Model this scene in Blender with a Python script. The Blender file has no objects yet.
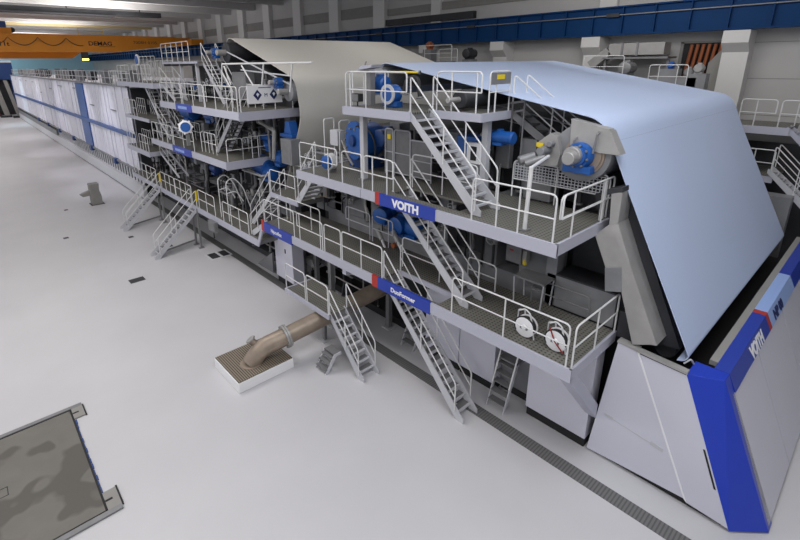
import bpy, math, random
from mathutils import Vector, Matrix, Euler
rnd = random.Random(7)
scene = bpy.context.scene
COL = scene.collection

# ------------------------------------------------------------------ camera
H = 10.0
ROT = Euler((1.26830433, 0.0117787984, -0.720353973), 'XYZ')
F, CX, CY = 463.7, 369.26, 207.7
cam_d = bpy.data.cameras.new('camera')
cam_d.sensor_width = 36.0
cam_d.lens = F / 800 * 36.0
cam_d.shift_x = (400 - CX) / 800
cam_d.shift_y = (CY - 270) / 800
cam_d.clip_end = 500
cam = bpy.data.objects.new('camera', cam_d)
cam.location = (0, 0, H)
cam.rotation_euler = ROT
COL.objects.link(cam)
scene.camera = cam
RM = ROT.to_matrix()


def P(px, py, x=None, y=None, z=None):
    """point of the place seen at a pixel, on a known plane of the hall"""
    d = RM @ Vector(((px - CX) / F, -(py - CY) / F, -1.0))
    c = Vector((0, 0, H))
    if x is not None:
        t = (x - c.x) / d.x
    elif y is not None:
        t = (y - c.y) / d.y
    else:
        t = (z - c.z) / d.z
    return c + d * t


# ------------------------------------------------------------------ materials
def lin(c):
    c /= 255.0
    return c / 12.92 if c <= 0.04045 else ((c + 0.055) / 1.055) ** 2.4


def rgb(r, g, b):
    return (lin(r), lin(g), lin(b), 1.0)


def mat(name, col, rough=0.5, metal=0.0, noise=0.0, nscale=3.0, bump=0.0, bscale=40.0, spec=0.5, stretch=None):
    m = bpy.data.materials.new(name)
    m.use_nodes = True
    nt = m.node_tree
    b = nt.nodes['Principled BSDF']
    b.inputs['Base Color'].default_value = col
    b.inputs['Roughness'].default_value = rough
    b.inputs['Metallic'].default_value = metal
    b.inputs['Specular IOR Level'].default_value = spec
    tc = nt.nodes.new('ShaderNodeTexCoord')
    src = tc.outputs['Object']
    if stretch:
        mp = nt.nodes.new('ShaderNodeMapping')
        mp.inputs['Scale'].default_value = stretch
        nt.links.new(src, mp.inputs['Vector'])
        src = mp.outputs['Vector']
    if noise > 0:
        n = nt.nodes.new('ShaderNodeTexNoise')
        n.inputs['Scale'].default_value = nscale
        n.inputs['Detail'].default_value = 5
        nt.links.new(src, n.inputs['Vector'])
        mr = nt.nodes.new('ShaderNodeMapRange')
        mr.inputs[1].default_value = 0.3
        mr.inputs[2].default_value = 0.7
        mr.inputs[3].default_value = 1 - noise
        mr.inputs[4].default_value = 1 + noise
        nt.links.new(n.outputs['Fac'], mr.inputs[0])
        mx = nt.nodes.new('ShaderNodeVectorMath')
        mx.operation = 'SCALE'
        mx.inputs[0].default_value = col[:3]
        nt.links.new(mr.outputs[0], mx.inputs['Scale'])
        nt.links.new(mx.outputs[0], b.inputs['Base Color'])
    if bump > 0:
        n2 = nt.nodes.new('ShaderNodeTexNoise')
        n2.inputs['Scale'].default_value = bscale
        nt.links.new(src, n2.inputs['Vector'])
        bp = nt.nodes.new('ShaderNodeBump')
        bp.inputs['Strength'].default_value = bump
        bp.inputs['Distance'].default_value = 0.02
        nt.links.new(n2.outputs['Fac'], bp.inputs['Height'])
        nt.links.new(bp.outputs['Normal'], b.inputs['Normal'])
    return m


def grid_mat(name, c_bar, c_gap, period=0.12, width=0.45, axis=None):
    """open bar grating: bars and gaps in object space"""
    m = bpy.data.materials.new(name)
    m.use_nodes = True
    nt = m.node_tree
    b = nt.nodes['Principled BSDF']
    b.inputs['Roughness'].default_value = 0.55
    tc = nt.nodes.new('ShaderNodeTexCoord')
    sep = nt.nodes.new('ShaderNodeSeparateXYZ')
    nt.links.new(tc.outputs['Object'], sep.inputs[0])

    def bars(sock, per):
        a = nt.nodes.new('ShaderNodeMath'); a.operation = 'DIVIDE'; a.inputs[1].default_value = per
        nt.links.new(sock, a.inputs[0])
        f = nt.nodes.new('ShaderNodeMath'); f.operation = 'FRACT'
        nt.links.new(a.outputs[0], f.inputs[0])
        l = nt.nodes.new('ShaderNodeMath'); l.operation = 'LESS_THAN'; l.inputs[1].default_value = width
        nt.links.new(f.outputs[0], l.inputs[0])
        return l.outputs[0]
    s1 = bars(sep.outputs['X'], period)
    s2 = bars(sep.outputs['Y'], period)
    mx = nt.nodes.new('ShaderNodeMath'); mx.operation = 'MAXIMUM'
    nt.links.new(s1, mx.inputs[0]); nt.links.new(s2, mx.inputs[1])
    out = mx.outputs[0] if axis is None else (s1 if axis == 'X' else s2)
    mc = nt.nodes.new('ShaderNodeMix'); mc.data_type = 'RGBA'
    mc.inputs[6].default_value = c_gap
    mc.inputs[7].default_value = c_bar
    nt.links.new(out, mc.inputs[0])
    nt.links.new(mc.outputs[2], b.inputs['Base Color'])
    return m


M = {}
M['floor'] = mat('floor_epoxy', rgb(194, 193, 196), 0.42, noise=0.035, nscale=0.35, spec=0.4)
M['lav'] = mat('lavender_paint', rgb(176, 177, 190), 0.45)
M['lav2'] = mat('panel_paint', rgb(200, 200, 212), 0.4)
M['rail'] = mat('rail_paint', rgb(210, 210, 210), 0.4)
M['stair'] = mat('stair_grey', rgb(186, 187, 192), 0.45)
M['tread'] = mat('tread_steel', rgb(120, 120, 122), 0.5, 0.2, noise=0.1, nscale=6)
M['grate'] = grid_mat('deck_grating', rgb(112, 110, 103), rgb(50, 50, 47), 0.1, 0.55)
M['grate2'] = grid_mat('pedestal_grating', rgb(140, 128, 112), rgb(66, 62, 56), 0.075, 0.55, 'X')
M['drain'] = grid_mat('drain_grating', rgb(108, 108, 108), rgb(84, 84, 84), 0.08, 0.6, 'Y')
M['voith'] = mat('sign_blue', rgb(32, 58, 158), 0.35)
M['voith2'] = mat('cover_blue', rgb(22, 56, 178), 0.32)
M['pale'] = mat('pale_blue_paint', rgb(150, 176, 226), 0.4)
M['red'] = mat('sign_red', rgb(170, 48, 38), 0.45)
M['white'] = mat('white_paint', rgb(232, 232, 234), 0.45)
M['navy'] = mat('navy_ink', rgb(22, 34, 88), 0.5)
M['steel'] = mat('brushed_steel', rgb(160, 158, 156), 0.42, 0.2, noise=0.1, nscale=2.0)
M['gsteel'] = mat('galvanised_steel', rgb(128, 128, 130), 0.5, 0.3, noise=0.08, nscale=4)
M['msteel'] = mat('machine_grey', rgb(126, 127, 130), 0.5, 0.05, noise=0.12, nscale=1.5)
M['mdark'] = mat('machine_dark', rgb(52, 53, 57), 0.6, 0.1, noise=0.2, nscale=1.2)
M['black'] = mat('black_paint_and_shadow_gap', rgb(26, 26, 28), 0.7)  # own black of letters, seals and plinths; same tone fills shadowed gaps
M['rubber'] = mat('rubber_black', rgb(28, 28, 30), 0.6)
M['blue'] = mat('motor_blue', rgb(26, 84, 158), 0.4)
M['dblue'] = mat('dark_blue', rgb(28, 62, 120), 0.45)
M['beam'] = mat('crane_rail_blue', rgb(10, 54, 100), 0.6, noise=0.06, nscale=0.6, spec=0.15)
M['orange'] = mat('crane_orange', rgb(214, 134, 22), 0.5, noise=0.06, nscale=0.4)
M['yellow'] = mat('safety_yellow', rgb(224, 196, 30), 0.5)
M['brown'] = mat('pipe_brown_steel', rgb(150, 136, 122), 0.45, 0.35, noise=0.16, nscale=2.5)
M['copper'] = mat('orange_brown_pipe', rgb(150, 84, 48), 0.5)
M['wall'] = mat('wall_plaster', rgb(186, 184, 182), 0.8, noise=0.03, nscale=0.4)
M['wallband'] = mat('wall_band', rgb(140, 138, 134), 0.8, noise=0.06, nscale=1.2)
M['pil'] = mat('pilaster_white', rgb(214, 212, 210), 0.7)
M['endwall'] = mat('end_wall_daylight_tint', rgb(176, 216, 232), 0.7)  # cyan daylight falling on the end wall is put into its colour
M['ceil'] = mat('ceiling_concrete', rgb(186, 184, 182), 0.8, noise=0.05, nscale=0.3)
M['ceilrib'] = mat('ceiling_rib', rgb(200, 198, 196), 0.75)
M['ceilyel'] = mat('ceiling_cream_rib', rgb(190, 172, 128), 0.75)
M['hood'] = mat('hood_panel', rgb(224, 224, 234), 0.5, noise=0.04, nscale=2.0, stretch=(1, 1.0, 0.05))
M['hoodblue'] = mat('hood_blue', rgb(52, 86, 146), 0.4)
M['plinth'] = mat('plinth_white', rgb(200, 201, 205), 0.5)
M['felt_blue'] = mat('wire_fabric_bluewhite', rgb(186, 200, 228), 0.5, spec=0.35, bump=0.05, bscale=120)
M['felt_cream'] = mat('felt_fabric_cream', rgb(204, 201, 194), 0.7, spec=0.2, bump=0.05, bscale=120)
M['hose_red'] = mat('hose_red', rgb(140, 50, 45), 0.5)
M['glass'] = mat('lamp_white', rgb(240, 240, 240), 0.3)


def pit_mat():
    m = mat('pit_cover_steel', rgb(108, 105, 99), 0.6, noise=0.08, nscale=1.5)
    nt = m.node_tree
    b = nt.nodes['Principled BSDF']
    lk = b.inputs['Base Color'].links[0]
    prev = lk.from_socket
    tc = nt.nodes.new('ShaderNodeTexCoord')
    n = nt.nodes.new('ShaderNodeTexNoise'); n.inputs['Scale'].default_value = 0.75; n.inputs['Detail'].default_value = 2
    nt.links.new(tc.outputs['Object'], n.inputs['Vector'])
    r = nt.nodes.new('ShaderNodeMapRange'); r.inputs[1].default_value = 0.53; r.inputs[2].default_value = 0.57
    nt.links.new(n.outputs['Fac'], r.inputs[0])
    mx = nt.nodes.new('ShaderNodeMix'); mx.data_type = 'RGBA'
    nt.links.new(r.outputs[0], mx.inputs[0])
    nt.links.new(prev, mx.inputs[6])
    mx.inputs[7].default_value = rgb(86, 83, 78)
    nt.links.new(mx.outputs[2], b.inputs['Base Color'])
    return m


M['pit'] = pit_mat()


# ------------------------------------------------------------------ mesh builder
def fillet(pts, r, n=4):
    pts = [Vector(p) for p in pts]
    if r <= 0 or len(pts) < 3:
        return pts
    out = [pts[0]]
    for i in range(1, len(pts) - 1):
        a, b, c = pts[i - 1], pts[i], pts[i + 1]
        u = a - b; v = c - b
        rr = min(r, u.length * 0.45, v.length * 0.45)
        if u.length < 1e-5 or v.length < 1e-5:
            continue
        p0 = b + u.normalized() * rr
        p1 = b + v.normalized() * rr
        for k in range(n + 1):
            t = k / n
            out.append(p0 * (1 - t) ** 2 + b * 2 * t * (1 - t) + p1 * t * t)
    out.append(pts[-1])
    return out


class MB:
    def __init__(s):
        s.v = []; s.f = []; s.sm = []

    def add(s, vs, fs, smooth=False):
        o = len(s.v)
        s.v += [Vector(v) for v in vs]
        for f in fs:
            s.f.append([i + o for i in f]); s.sm.append(smooth)
        return s

    def box(s, x0, x1, y0, y1, z0, z1):
        if x0 > x1: x0, x1 = x1, x0
        if y0 > y1: y0, y1 = y1, y0
        if z0 > z1: z0, z1 = z1, z0
        vs = [(x0, y0, z0), (x1, y0, z0), (x1, y1, z0), (x0, y1, z0), (x0, y0, z1), (x1, y0, z1), (x1, y1, z1), (x0, y1, z1)]
        return s.add(vs, [(0, 3, 2, 1), (4, 5, 6, 7), (0, 1, 5, 4), (1, 2, 6, 5), (2, 3, 7, 6), (3, 0, 4, 7)])

    def prism(s, A, off):
        """closed loop A extruded by vector off"""
        A = [Vector(a) for a in A]; off = Vector(off); n = len(A)
        nrm = Vector((0, 0, 0))
        for i in range(n):
            nrm += A[i].cross(A[(i + 1) % n])
        if nrm.dot(off) > 0:
            A = A[::-1]
        vs = A + [a + off for a in A]
        fs = [tuple(range(n)), tuple(range(2 * n - 1, n - 1, -1))]
        for i in range(n):
            j = (i + 1) % n
            fs.append((i, i + n, j + n, j))
        return s.add(vs, fs)

    def beam(s, p0, p1, w, h, up=(0, 0, 1)):
        p0 = Vector(p0); p1 = Vector(p1); d = (p1 - p0).normalized(); up = Vector(up)
        if abs(d.dot(up)) > 0.98: up = Vector((1, 0, 0))
        sd = d.cross(up).normalized(); u = sd.cross(d)
        A = [p0 + sd * a * w / 2 + u * b * h / 2 for a, b in ((-1, -1), (1, -1), (1, 1), (-1, 1))]
        return s.prism(A, p1 - p0)

    def tube(s, pts, r, n=8, corner=0.0, closed=False):
        pts = fillet(pts, corner) if not closed else [Vector(p) for p in pts]
        m = len(pts)
        rings = []
        up = None
        for i in range(m):
            if closed:
                d = (pts[(i + 1) % m] - pts[i - 1]).normalized()
            elif i == 0:
                d = (pts[1] - pts[0]).normalized()
            elif i == m - 1:
                d = (pts[-1] - pts[-2]).normalized()
            else:
                d = ((pts[i + 1] - pts[i]).normalized() + (pts[i] - pts[i - 1]).normalized())
                d = d.normalized() if d.length > 1e-6 else (pts[i + 1] - pts[i]).normalized()
            if up is None:
                up = Vector((0, 0, 1)) if abs(d.z) < 0.9 else Vector((1, 0, 0))
            up = (up - d * up.dot(d))
            up = up.normalized() if up.length > 1e-5 else d.orthogonal().normalized()
            sd = d.cross(up)
            rr = r[i] if isinstance(r, (list, tuple)) else r
            rings.append([pts[i] + (up * math.cos(a) + sd * math.sin(a)) * rr for a in [2 * math.pi * k / n for k in range(n)]])
        vs = [p for ring in rings for p in ring]
        fs = []
        for i in range(m if closed else m - 1):
            j = (i + 1) % m
            for k in range(n):
                l = (k + 1) % n
                fs.append((i * n + k, i * n + l, j * n + l, j * n + k))
        s.add(vs, fs, True)
        if not closed:
            o = len(s.v) - m * n
            s.f.append([o + k for k in range(n)][::-1]); s.sm.append(False)
            s.f.append([o + (m - 1) * n + k for k in range(n)]); s.sm.append(False)
        return s

    def lathe(s, p, d, prof, n=24):
        """profile [(distance along axis, radius)]"""
        p = Vector(p); d = Vector(d).normalized()
        u = d.orthogonal().normalized(); w = d.cross(u)
        vs = []; fs = []
        for t, r in prof:
            for k in range(n):
                a = 2 * math.pi * k / n
                vs.append(p + d * t + (u * math.cos(a) + w * math.sin(a)) * max(r, 1e-4))
        for i in range(len(prof) - 1):
            for k in range(n):
                l = (k + 1) % n
                fs.append((i * n + k, i * n + l, (i + 1) * n + l, (i + 1) * n + k))
        o = len(s.v)
        s.add(vs, fs, True)
        s.f.append([o + k for k in range(n)][::-1]); s.sm.append(False)
        s.f.append([o + (len(prof) - 1) * n + k for k in range(n)]); s.sm.append(False)
        return s

    def cyl(s, p0, p1, r, n=20):
        p0 = Vector(p0); p1 = Vector(p1)
        L = (p1 - p0).length; b = min(0.015, r * 0.15, L * .2)
        return s.lathe(p0, p1 - p0, [(0, r - b), (b, r), (L - b, r), (L, r - b)], n)

    def build(s, name, m, parent=None, bevel=0.0, sharp=True):
        org = parent['_o'] if parent is not None and '_o' in parent.keys() else (0, 0, 0)
        org = Vector(org)
        me = bpy.data.meshes.new(name)
        me.from_pydata([tuple(v - org) for v in s.v], [], s.f)
        me.polygons.foreach_set('use_smooth', s.sm)
        me.materials.append(m)
        me.update()
        if sharp and any(s.sm):
            me.set_sharp_from_angle(angle=math.radians(40))
        o = bpy.data.objects.new(name, me)
        COL.objects.link(o)
        if parent is not None:
            o.parent = parent
            o['_o'] = tuple(org)
        if bevel > 0:
            bm = o.modifiers.new('bevel', 'BEVEL'); bm.width = bevel; bm.segments = 2; bm.limit_method = 'ANGLE'
        return o


def tag(o, label, cat, group=None, kind=None):
    if label: o['label'] = label
    if cat: o['category'] = cat
    if group: o['group'] = group
    if kind: o['kind'] = kind
    return o


def thing(name, label, cat, loc, group=None):
    o = bpy.data.objects.new(name, None)
    o.empty_display_size = 0.2
    o.location = loc
    COL.objects.link(o)
    o['_o'] = tuple(loc)
    return tag(o, label, cat, group)


def struct(mb, name, m):
    o = mb.build(name, m); o['kind'] = 'structure'
    return o


def text(s, size, name, m, parent, org, xd, yd, bold=0.0, ext=0.004, align='LEFT', squash=1.0):
    cu = bpy.data.curves.new('t', 'FONT')
    cu.body = s; cu.size = size; cu.offset = bold; cu.extrude = ext; cu.align_x = align
    cu.resolution_u = 3
    to = bpy.data.objects.new('t', cu)
    COL.objects.link(to)
    dg = bpy.context.evaluated_depsgraph_get()
    me = bpy.data.meshes.new_from_object(to.evaluated_get(dg))
    bpy.data.objects.remove(to)
    xd = Vector(xd).normalized() * squash; yd = Vector(yd).normalized(); zd = xd.cross(yd).normalized()
    po = Vector(parent['_o']) if '_o' in parent.keys() else Vector((0, 0, 0))
    for v in me.vertices:
        c = v.co.copy()
        v.co = Vector(org) - po + xd * c.x + yd * c.y + zd * (c.z + ext)
    me.materials.clear(); me.materials.append(m)
    o = bpy.data.objects.new(name, me)
    COL.objects.link(o); o.parent = parent
    return o


# ================================================================== SETTING
mb = MB(); mb.box(-25, 31, -14, 150, -0.3, 0); struct(mb, 'floor', M['floor'])
mb = MB(); mb.box(31, 31.6, -14, 150, 0, 17.3); struct(mb, 'wall_right', M['wall'])
mb = MB(); mb.box(-25, 31.6, 150, 150.6, 0, 17.3); struct(mb, 'wall_end', M['endwall'])
mb = MB(); mb.box(-25, 31.6, -14.6, -14, 0, 17.3); struct(mb, 'wall_near', M['wall'])
mb = MB(); mb.box(-25, 31.6, -14.6, 150.6, 17.3, 17.7); struct(mb, 'ceiling', M['ceil'])
# ceiling ribs across the hall
k = 0
y = 30.0
while y < 149:
    mb = MB(); mb.box(-25, 31, y, y + 0.7, 16.5, 17.3)
    struct(mb, 'trim_%d' % (k + 1), M['ceilyel'] if k in (10,) else M['ceilrib'])
    y += 6.75; k += 1
mb = MB(); mb.box(-25, 22.5, 66.4, 67.4, 15.9, 16.45); mb.box(-25, 17.0, 66.0, 67.8, 15.78, 15.9); mb.box(2, 2.1, 66.8, 66.9, 16.4, 17.3); mb.box(12, 12.1, 66.8, 66.9, 16.4, 17.3); mb.box(20, 20.1, 66.8, 66.9, 16.4, 17.3)
tag(mb.build('cable_tray', M['mdark']), 'long dark cable tray hanging under the white ceiling above the crane', 'cable tray')
for i, (px, py) in enumerate(((63, 26), (190, 33.5))):
    p = P(px, py, y=102 if i == 0 else 92)
    t = thing('ceiling_lamp', ['small bright ceiling lamp above the left part of the orange crane', 'small bright lamp at the right end of the orange crane'][i], 'lamp', (p.x, p.y, p.z), 'small lamps near the crane')
    b = MB(); b.box(p.x - .9, p.x + .9, p.y - .4, p.y + .4, p.z, p.z + .25); b.build('housing', M['gsteel'], t)
    b = MB(); b.box(p.x - .8, p.x + .8, p.y - .35, p.y + .35, p.z - .08, p.z)
    em = mat('lamp_glow', (1, 1, 1, 1)); nb = em.node_tree.nodes['Principled BSDF']
    nb.inputs['Emission Color'].default_value = (1, .95, .85, 1); nb.inputs['Emission Strength'].default_value = 8
    b.build('diffuser', em, t)
    b = MB(); b.box(p.x - .03, p.x + .03, p.y - .03, p.y + .03, p.z + .25, 16.5 if i else 16.5); b.build('hanger', M['gsteel'], t)

# right wall: pilasters, bands, columns under the crane rail
k = 100
for i in range(0, 20):
    yy = 33.4 + 6.75 * i
    if yy > 145: break
    mb = MB(); mb.box(30.5, 31, yy - 0.75, yy + 0.75, 12.9, 17.3)
    struct(mb, 'trim_%d' % k, M['pil']); k += 1
for i in range(0, 19):
    y0 = 34.15 + 6.75 * i
    mb = MB(); mb.box(30.9, 31, y0, y0 + 5.25, 14.1, 15.05)
    struct(mb, 'trim_%d' % k, M['wallband']); k += 1
mb = MB(); mb.box(30.85, 31, -6, 32.6, 14.0, 14.55); struct(mb, 'trim_%d' % k, M['wallband']); k += 1
mb = MB(); mb.box(30.6, 31, 23, 32.6, 13.15, 13.65); struct(mb, 'trim_%d' % k, M['mdark']); k += 1
mb = MB(); mb.box(30.7, 31, 6.2, 6.9, 12.9, 17.3); mb.box(30.7, 31, 26.3, 27.3, 12.9, 17.3); mb.box(30.7, 31, 12.7, 13.7, 12.9, 17.3)
struct(mb, 'trim_%d' % k, M['pil']); k += 1
# joints of the wall slabs
mb = MB()
for zz in (10.75, 9.0, 7.2, 5.4): mb.box(30.985, 31, -6, 6.0, zz, zz + 0.03)
for yy in (-0.5, 3.0): mb.box(30.985, 31, yy, yy + .03, 0, 11)
struct(mb, 'trim_%d' % k, M['wallband']); k += 1
for i, yy in enumerate((6.35, 13.5, 20.1, 27.0, 33.4, 40.2)):
    t = thing('concrete_column', ['white concrete column with a corbel right of the orange pipes', 'grey concrete column under the blue rail beside the duct', 'third concrete column along the wall under the blue rail',
              'fourth concrete column along the wall under the blue rail', 'fifth concrete column along the wall under the blue rail', 'sixth concrete column along the wall under the blue rail'][i], 'column', (30.5, yy, 0), 'columns under the crane rail')
    b = MB(); b.box(30.1, 31, yy - 0.55, yy + 0.55, 0, 10.3); b.build('shaft', M['pil'], t)
    b = MB(); b.prism([(30.1, yy - .55, 10.3), (29.6, yy - .55, 10.75), (29.6, yy - .55, 11.33), (31, yy - .55, 11.33), (31, yy - .55, 10.3)], (0, 1.1, 0)); b.build('corbel', M['pil'], t)
# blue crane rail girder
t = thing('crane_runway_girder', 'long blue steel crane runway girder along the right wall', 'girder', (30, 70, 11.4))
b = MB(); b.box(29.75, 29.8, -6, 149, 11.45, 12.85); b.build('web', M['beam'], t)
b = MB(); b.box(29.55, 30.0, -6, 149, 11.36, 11.45); b.build('flange', M['beam'], t)
b = MB(); b.box(29.55, 30.0, -6, 149, 12.85, 12.93); b.build('flange', M['beam'], t)
yy = -5.0
while yy < 148:
    b = MB(); b.box(29.57, 29.75, yy, yy + 0.06, 11.45, 12.85); yy += 1.68
    b.build('stiffener', M['beam'], t)
b = MB(); b.tube([(29.6, -6, 12.45), (29.6, 149, 12.45)], 0.035, 6); b.build('cable_line', M['gsteel'], t)
for yy in (2, 12, 22, 32):
    b = MB(); b.box(29.5, 29.7, yy, yy + .7, 12.35, 12.55); b.build('cable_box', M['mdark'], t)
# wall opening with orange pipes
t = thing('pipe_recess', 'dark wall opening filled with orange brown upright pipes', 'wall opening', (31, 7.8, 8))
b = MB(); b.box(30.96, 31.0, 7.0, 9.0, 7.5, 10.85); b.build('opening', M['black'], t)
for i in range(6):
    yy = 7.15 + i * 0.27
    b = MB(); b.tube([(30.8, yy, 7.6), (30.8, yy + .08, 9.4), (30.75, yy - .05, 10.75)], 0.085, 8); b.build('pipe', M['copper'], t)
b = MB(); b.box(30.9, 31, 8.9, 9.05, 7.5, 10.9); b.box(30.9, 31, 6.95, 9.05, 10.82, 10.92); b.build('frame', M['wallband'], t)
t = tag(MB().prism([(30.5, 6.92, 0), (30.5, 7.6, 0), (30.5, 7.5, 9.8), (30.5, 6.92, 10.6)], (0.46, 0, 0)).build('sloped_casing', M['wallband']), 'grey sloped casing leaning on the left side of the white column', 'casing')
# ventilation duct on the wall
t = thing('ventilation_duct', 'bare metal ventilation duct hanging below the blue rail', 'duct', (29.6, 10.8, 9.9))
b = MB(); b.box(29.2, 30.2, 9.3, 12.2, 10.25, 10.9); b.build('duct_body', M['steel'], t, 0.02)
b = MB(); b.box(29.15, 30.25, 10.6, 10.7, 10.2, 10.95); b.box(29.15, 30.25, 11.4, 11.5, 10.2, 10.95); b.build('flange_rings', M['gsteel'], t)
b = MB(); b.beam((29.6, 12.2, 10.5), (29.6, 13.2, 9.7), .8, .5); b.build('elbow', M['steel'], t)
b = MB(); b.box(29.0, 30.4, 9.0, 12.4, 10.05, 10.15); b.build('support_frame', M['gsteel'], t)
for yy in (9.0, 12.3):
    b = MB(); b.box(29.3, 29.4, yy, yy + .12, 6.4 if yy < 10 else 8.6, 10.1); b.build('post', M['gsteel'], t)
# ================================================================== CRANE
YC = 75
t = thing('overhead_crane', 'orange overhead bridge crane spanning the hall near the ceiling', 'crane', (10, YC, 11.5))
b = MB()
b.prism([(-24.5, YC, 11.85), (18.5, YC, 11.85), (27.5, YC, 12.95), (29.3, YC, 12.95), (29.3, YC, 13.95), (-24.5, YC, 13.95)], (0, 1.0, 0))
b.build('girder', M['orange'], t)
b = MB(); b.box(-24.5, 27, YC - 0.15, YC + 1.15, 13.95, 14.05); b.build('top_flange', M['orange'], t)
b = MB(); b.prism([(-24.5, YC + 3, 11.1), (13.6, YC + 3, 11.1), (15.5, YC + 3, 12.3), (15.5, YC + 3, 12.9), (-24.5, YC + 3, 12.9)], (0, 1.0, 0)); b.build('rear_girder', M['orange'], t)
b = MB(); b.box(28.6, 30.4, YC - 2.2, YC + 6, 12.93, 13.7); b.build('end_carriage', M['orange'], t)
pts = []
for i in range(0, 37):
    xx = 3.5 + i * 0.31
    pts.append((xx, YC - 0.12, 13.55 - 0.95 * abs(math.sin(i * math.pi / 10)) ** 0.8 + 0.05))
b = MB(); b.tube(pts, 0.04, 6); b.build('festoon_cable', M['mdark'], t)
text('DEMAG', 0.75, 'lettering', M['black'], t, (15.3, YC - .01, 12.72), (1, 0, 0), (0, 0, 1), 0.015, 0.006, squash=1.15)
b = MB(); b.box(16.6, 18.6, YC - .02, YC, 12.55, 12.6); b.build('lettering_underline', M['black'], t)
text('7008H 0105', 0.55, 'lettering', M['mdark'], t, (21.0, YC - .01, 13.0), (1, 0, 0), (0, 0, 1), 0.0, 0.006, squash=1.2)
text('63/11t', 0.75, 'lettering', M['black'], t, (4.5, YC - .01, 12.55), (1, 0, 0), (0, 0, 1), 0.01, 0.006, squash=1.1)
t = thing('hoist_trolley', 'orange hoist trolley with a dark blue motor cover riding on the crane', 'hoist', (4, YC + 1, 14.05))
b = MB(); b.box(-1, 7.2, YC + .3, YC + 3.4, 14.05, 14.7); b.build('trolley_frame', M['orange'], t)
b = MB(); b.box(-1, 6.8, YC + .5, YC + 3.0, 14.7, 15.45); b.build('motor_cover', M['dblue'], t, .08)
b = MB(); b.cyl((7.3, YC + .4, 14.45), (7.3, YC + 1.2, 14.45), .3); b.build('wheel', M['mdark'], t)
t = thing('crane_platform_rail', 'small yellow handrail standing on top of the orange crane girder', 'handrail', (16.5, YC, 14.05))
b = MB(); b.tube([(14.5, YC + .9, 14.05), (14.5, YC + .9, 15.0), (17.5, YC + .9, 15.0), (17.5, YC + .9, 14.05)], .05, 6); b.build('frame', M['yellow'], t)
b = MB(); b.tube([(14.5, YC + .9, 14.5), (17.5, YC + .9, 14.5)], .04, 6); b.build('mid_rail', M['yellow'], t)
p = P(86, 59.5, y=YC)
t = thing('crane_lamp', 'amber lamp glowing under the orange crane girder', 'lamp', (p.x, p.y, p.z))
b = MB(); b.box(p.x - .35, p.x + .35, YC, YC + .4, p.z - .12, p.z + .12)
em = mat('amber_glow', (1, .6, .1, 1)); nb = em.node_tree.nodes['Principled BSDF']
nb.inputs['Emission Color'].default_value = (1, .55, .1, 1); nb.inputs['Emission Strength'].default_value = 4
b.build('lens', em, t)
b = MB(); b.box(p.x - .4, p.x + .4, YC + .05, YC + .5, p.z + .12, 12.3); b.build('bracket', M['mdark'], t)

# ================================================================== FLOOR ITEMS
mb = MB(); mb.box(9.72, 10.12, -5, 119, 0.0, 0.012)
tag(mb.build('floor_drain_grating', M['drain']), 'long narrow grey floor grating running along the foot of the machine', 'floor grating')
# pit cover
t = thing('pit_cover', 'stained grey steel pit cover let into the floor at bottom left', 'pit cover', (-1.5, 12.6, 0))
b = MB(); b.box(-4.5, 0.72, 10.4, 14.78, 0, 0.03); b.build('cover_plate', M['pit'], t)
b = MB(); b.box(-4.5, 1.06, 14.83, 14.97, 0, 0.05); b.build('frame_bar', M['gsteel'], t)
b = MB(); b.box(-4.5, 1.06, 10.2, 10.34, 0, 0.05); b.build('frame_bar', M['gsteel'], t)
b = MB(); b.box(-4.5, 0.76, 14.78, 14.83, 0, 0.02); b.box(-4.5, .76, 10.34, 10.4, 0, .02); b.box(0.72, 0.77, 10.34, 14.83, 0, 0.02); b.build('gap', M['black'], t)
for y0, y1 in ((14.3, 14.83), (10.34, 10.95)):
    b = MB(); b.box(0.77, 1.06, y0, y1, 0, 0.045); c = b.build('corner_plate', M['wallband'], t)
    b = MB(); ym = (y0 + y1) / 2; b.box(0.77, 0.93, ym - .03, ym + .03, 0.045, 0.05); b.build('slot', M['black'], c)
    b = MB(); b.box(1.06, 1.1, y0 - .02, y1 + .05, 0, .03); b.build('edge_seal', M['black'], c)
b = MB()
for i in range(14):
    yy = 11.0 + i * .235; w = .02 + .03 * rnd.random(); b.box(.77, .77 + w, yy, yy + .2, 0, .022)
b.build('torn_seal', M['dblue'], t)
b = MB(); b.box(-1.4, -.95, 12.75, 12.77, .03, .034); b.box(-1.4, -.95, 12.45, 12.47, .03, .034); b.box(-1.4, -1.38, 12.45, 12.77, .03, .034); b.box(-.97, -.95, 12.45, 12.77, .03, .034); b.build('lifting_hatch', M['mdark'], t)
# small floor plates
for i, (px, py, w, l, lab) in enumerate(((137, 280, .34, .5, 'small dark floor plate alone on the open floor left of the lone pipe'), (66, 238, .14, .3, 'small dark floor plate nearest the left edge of the floor'),
        (131, 237, .14, .3, 'small dark floor plate beside the foot of the rear floor stair'), (170, 246, .14, .3, 'small dark floor plate under the second floor stair'), (66, 210, .12, .3, 'small dark floor plate near the grey bollard'))):
    p = P(px, py, z=0); b = MB(); b.box(p.x - w, p.x + w, p.y - l / 2, p.y + l / 2, 0, .008)
    tag(b.build('floor_plate', M['mdark'], None), lab, 'floor plate', 'dark floor plates')
p0 = P(213, 256, z=0)
t = thing('floor_hatch', 'white framed floor hatch with dark lids left of the front column', 'floor hatch', tuple(p0))
b = MB(); b.box(p0.x - .3, p0.x + .9, p0.y - .55, p0.y + .45, 0, .02); b.build('frame', M['plinth'], t)
b = MB(); b.box(p0.x - .2, p0.x + .25, p0.y - .45, p0.y + .35, 0.02, .025); b.build('lid', M['mdark'], t)
b = MB(); b.box(p0.x + .4, p0.x + .8, p0.y - .45, p0.y + .35, 0.02, .025); b.build('lid', M['mdark'], t)
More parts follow.
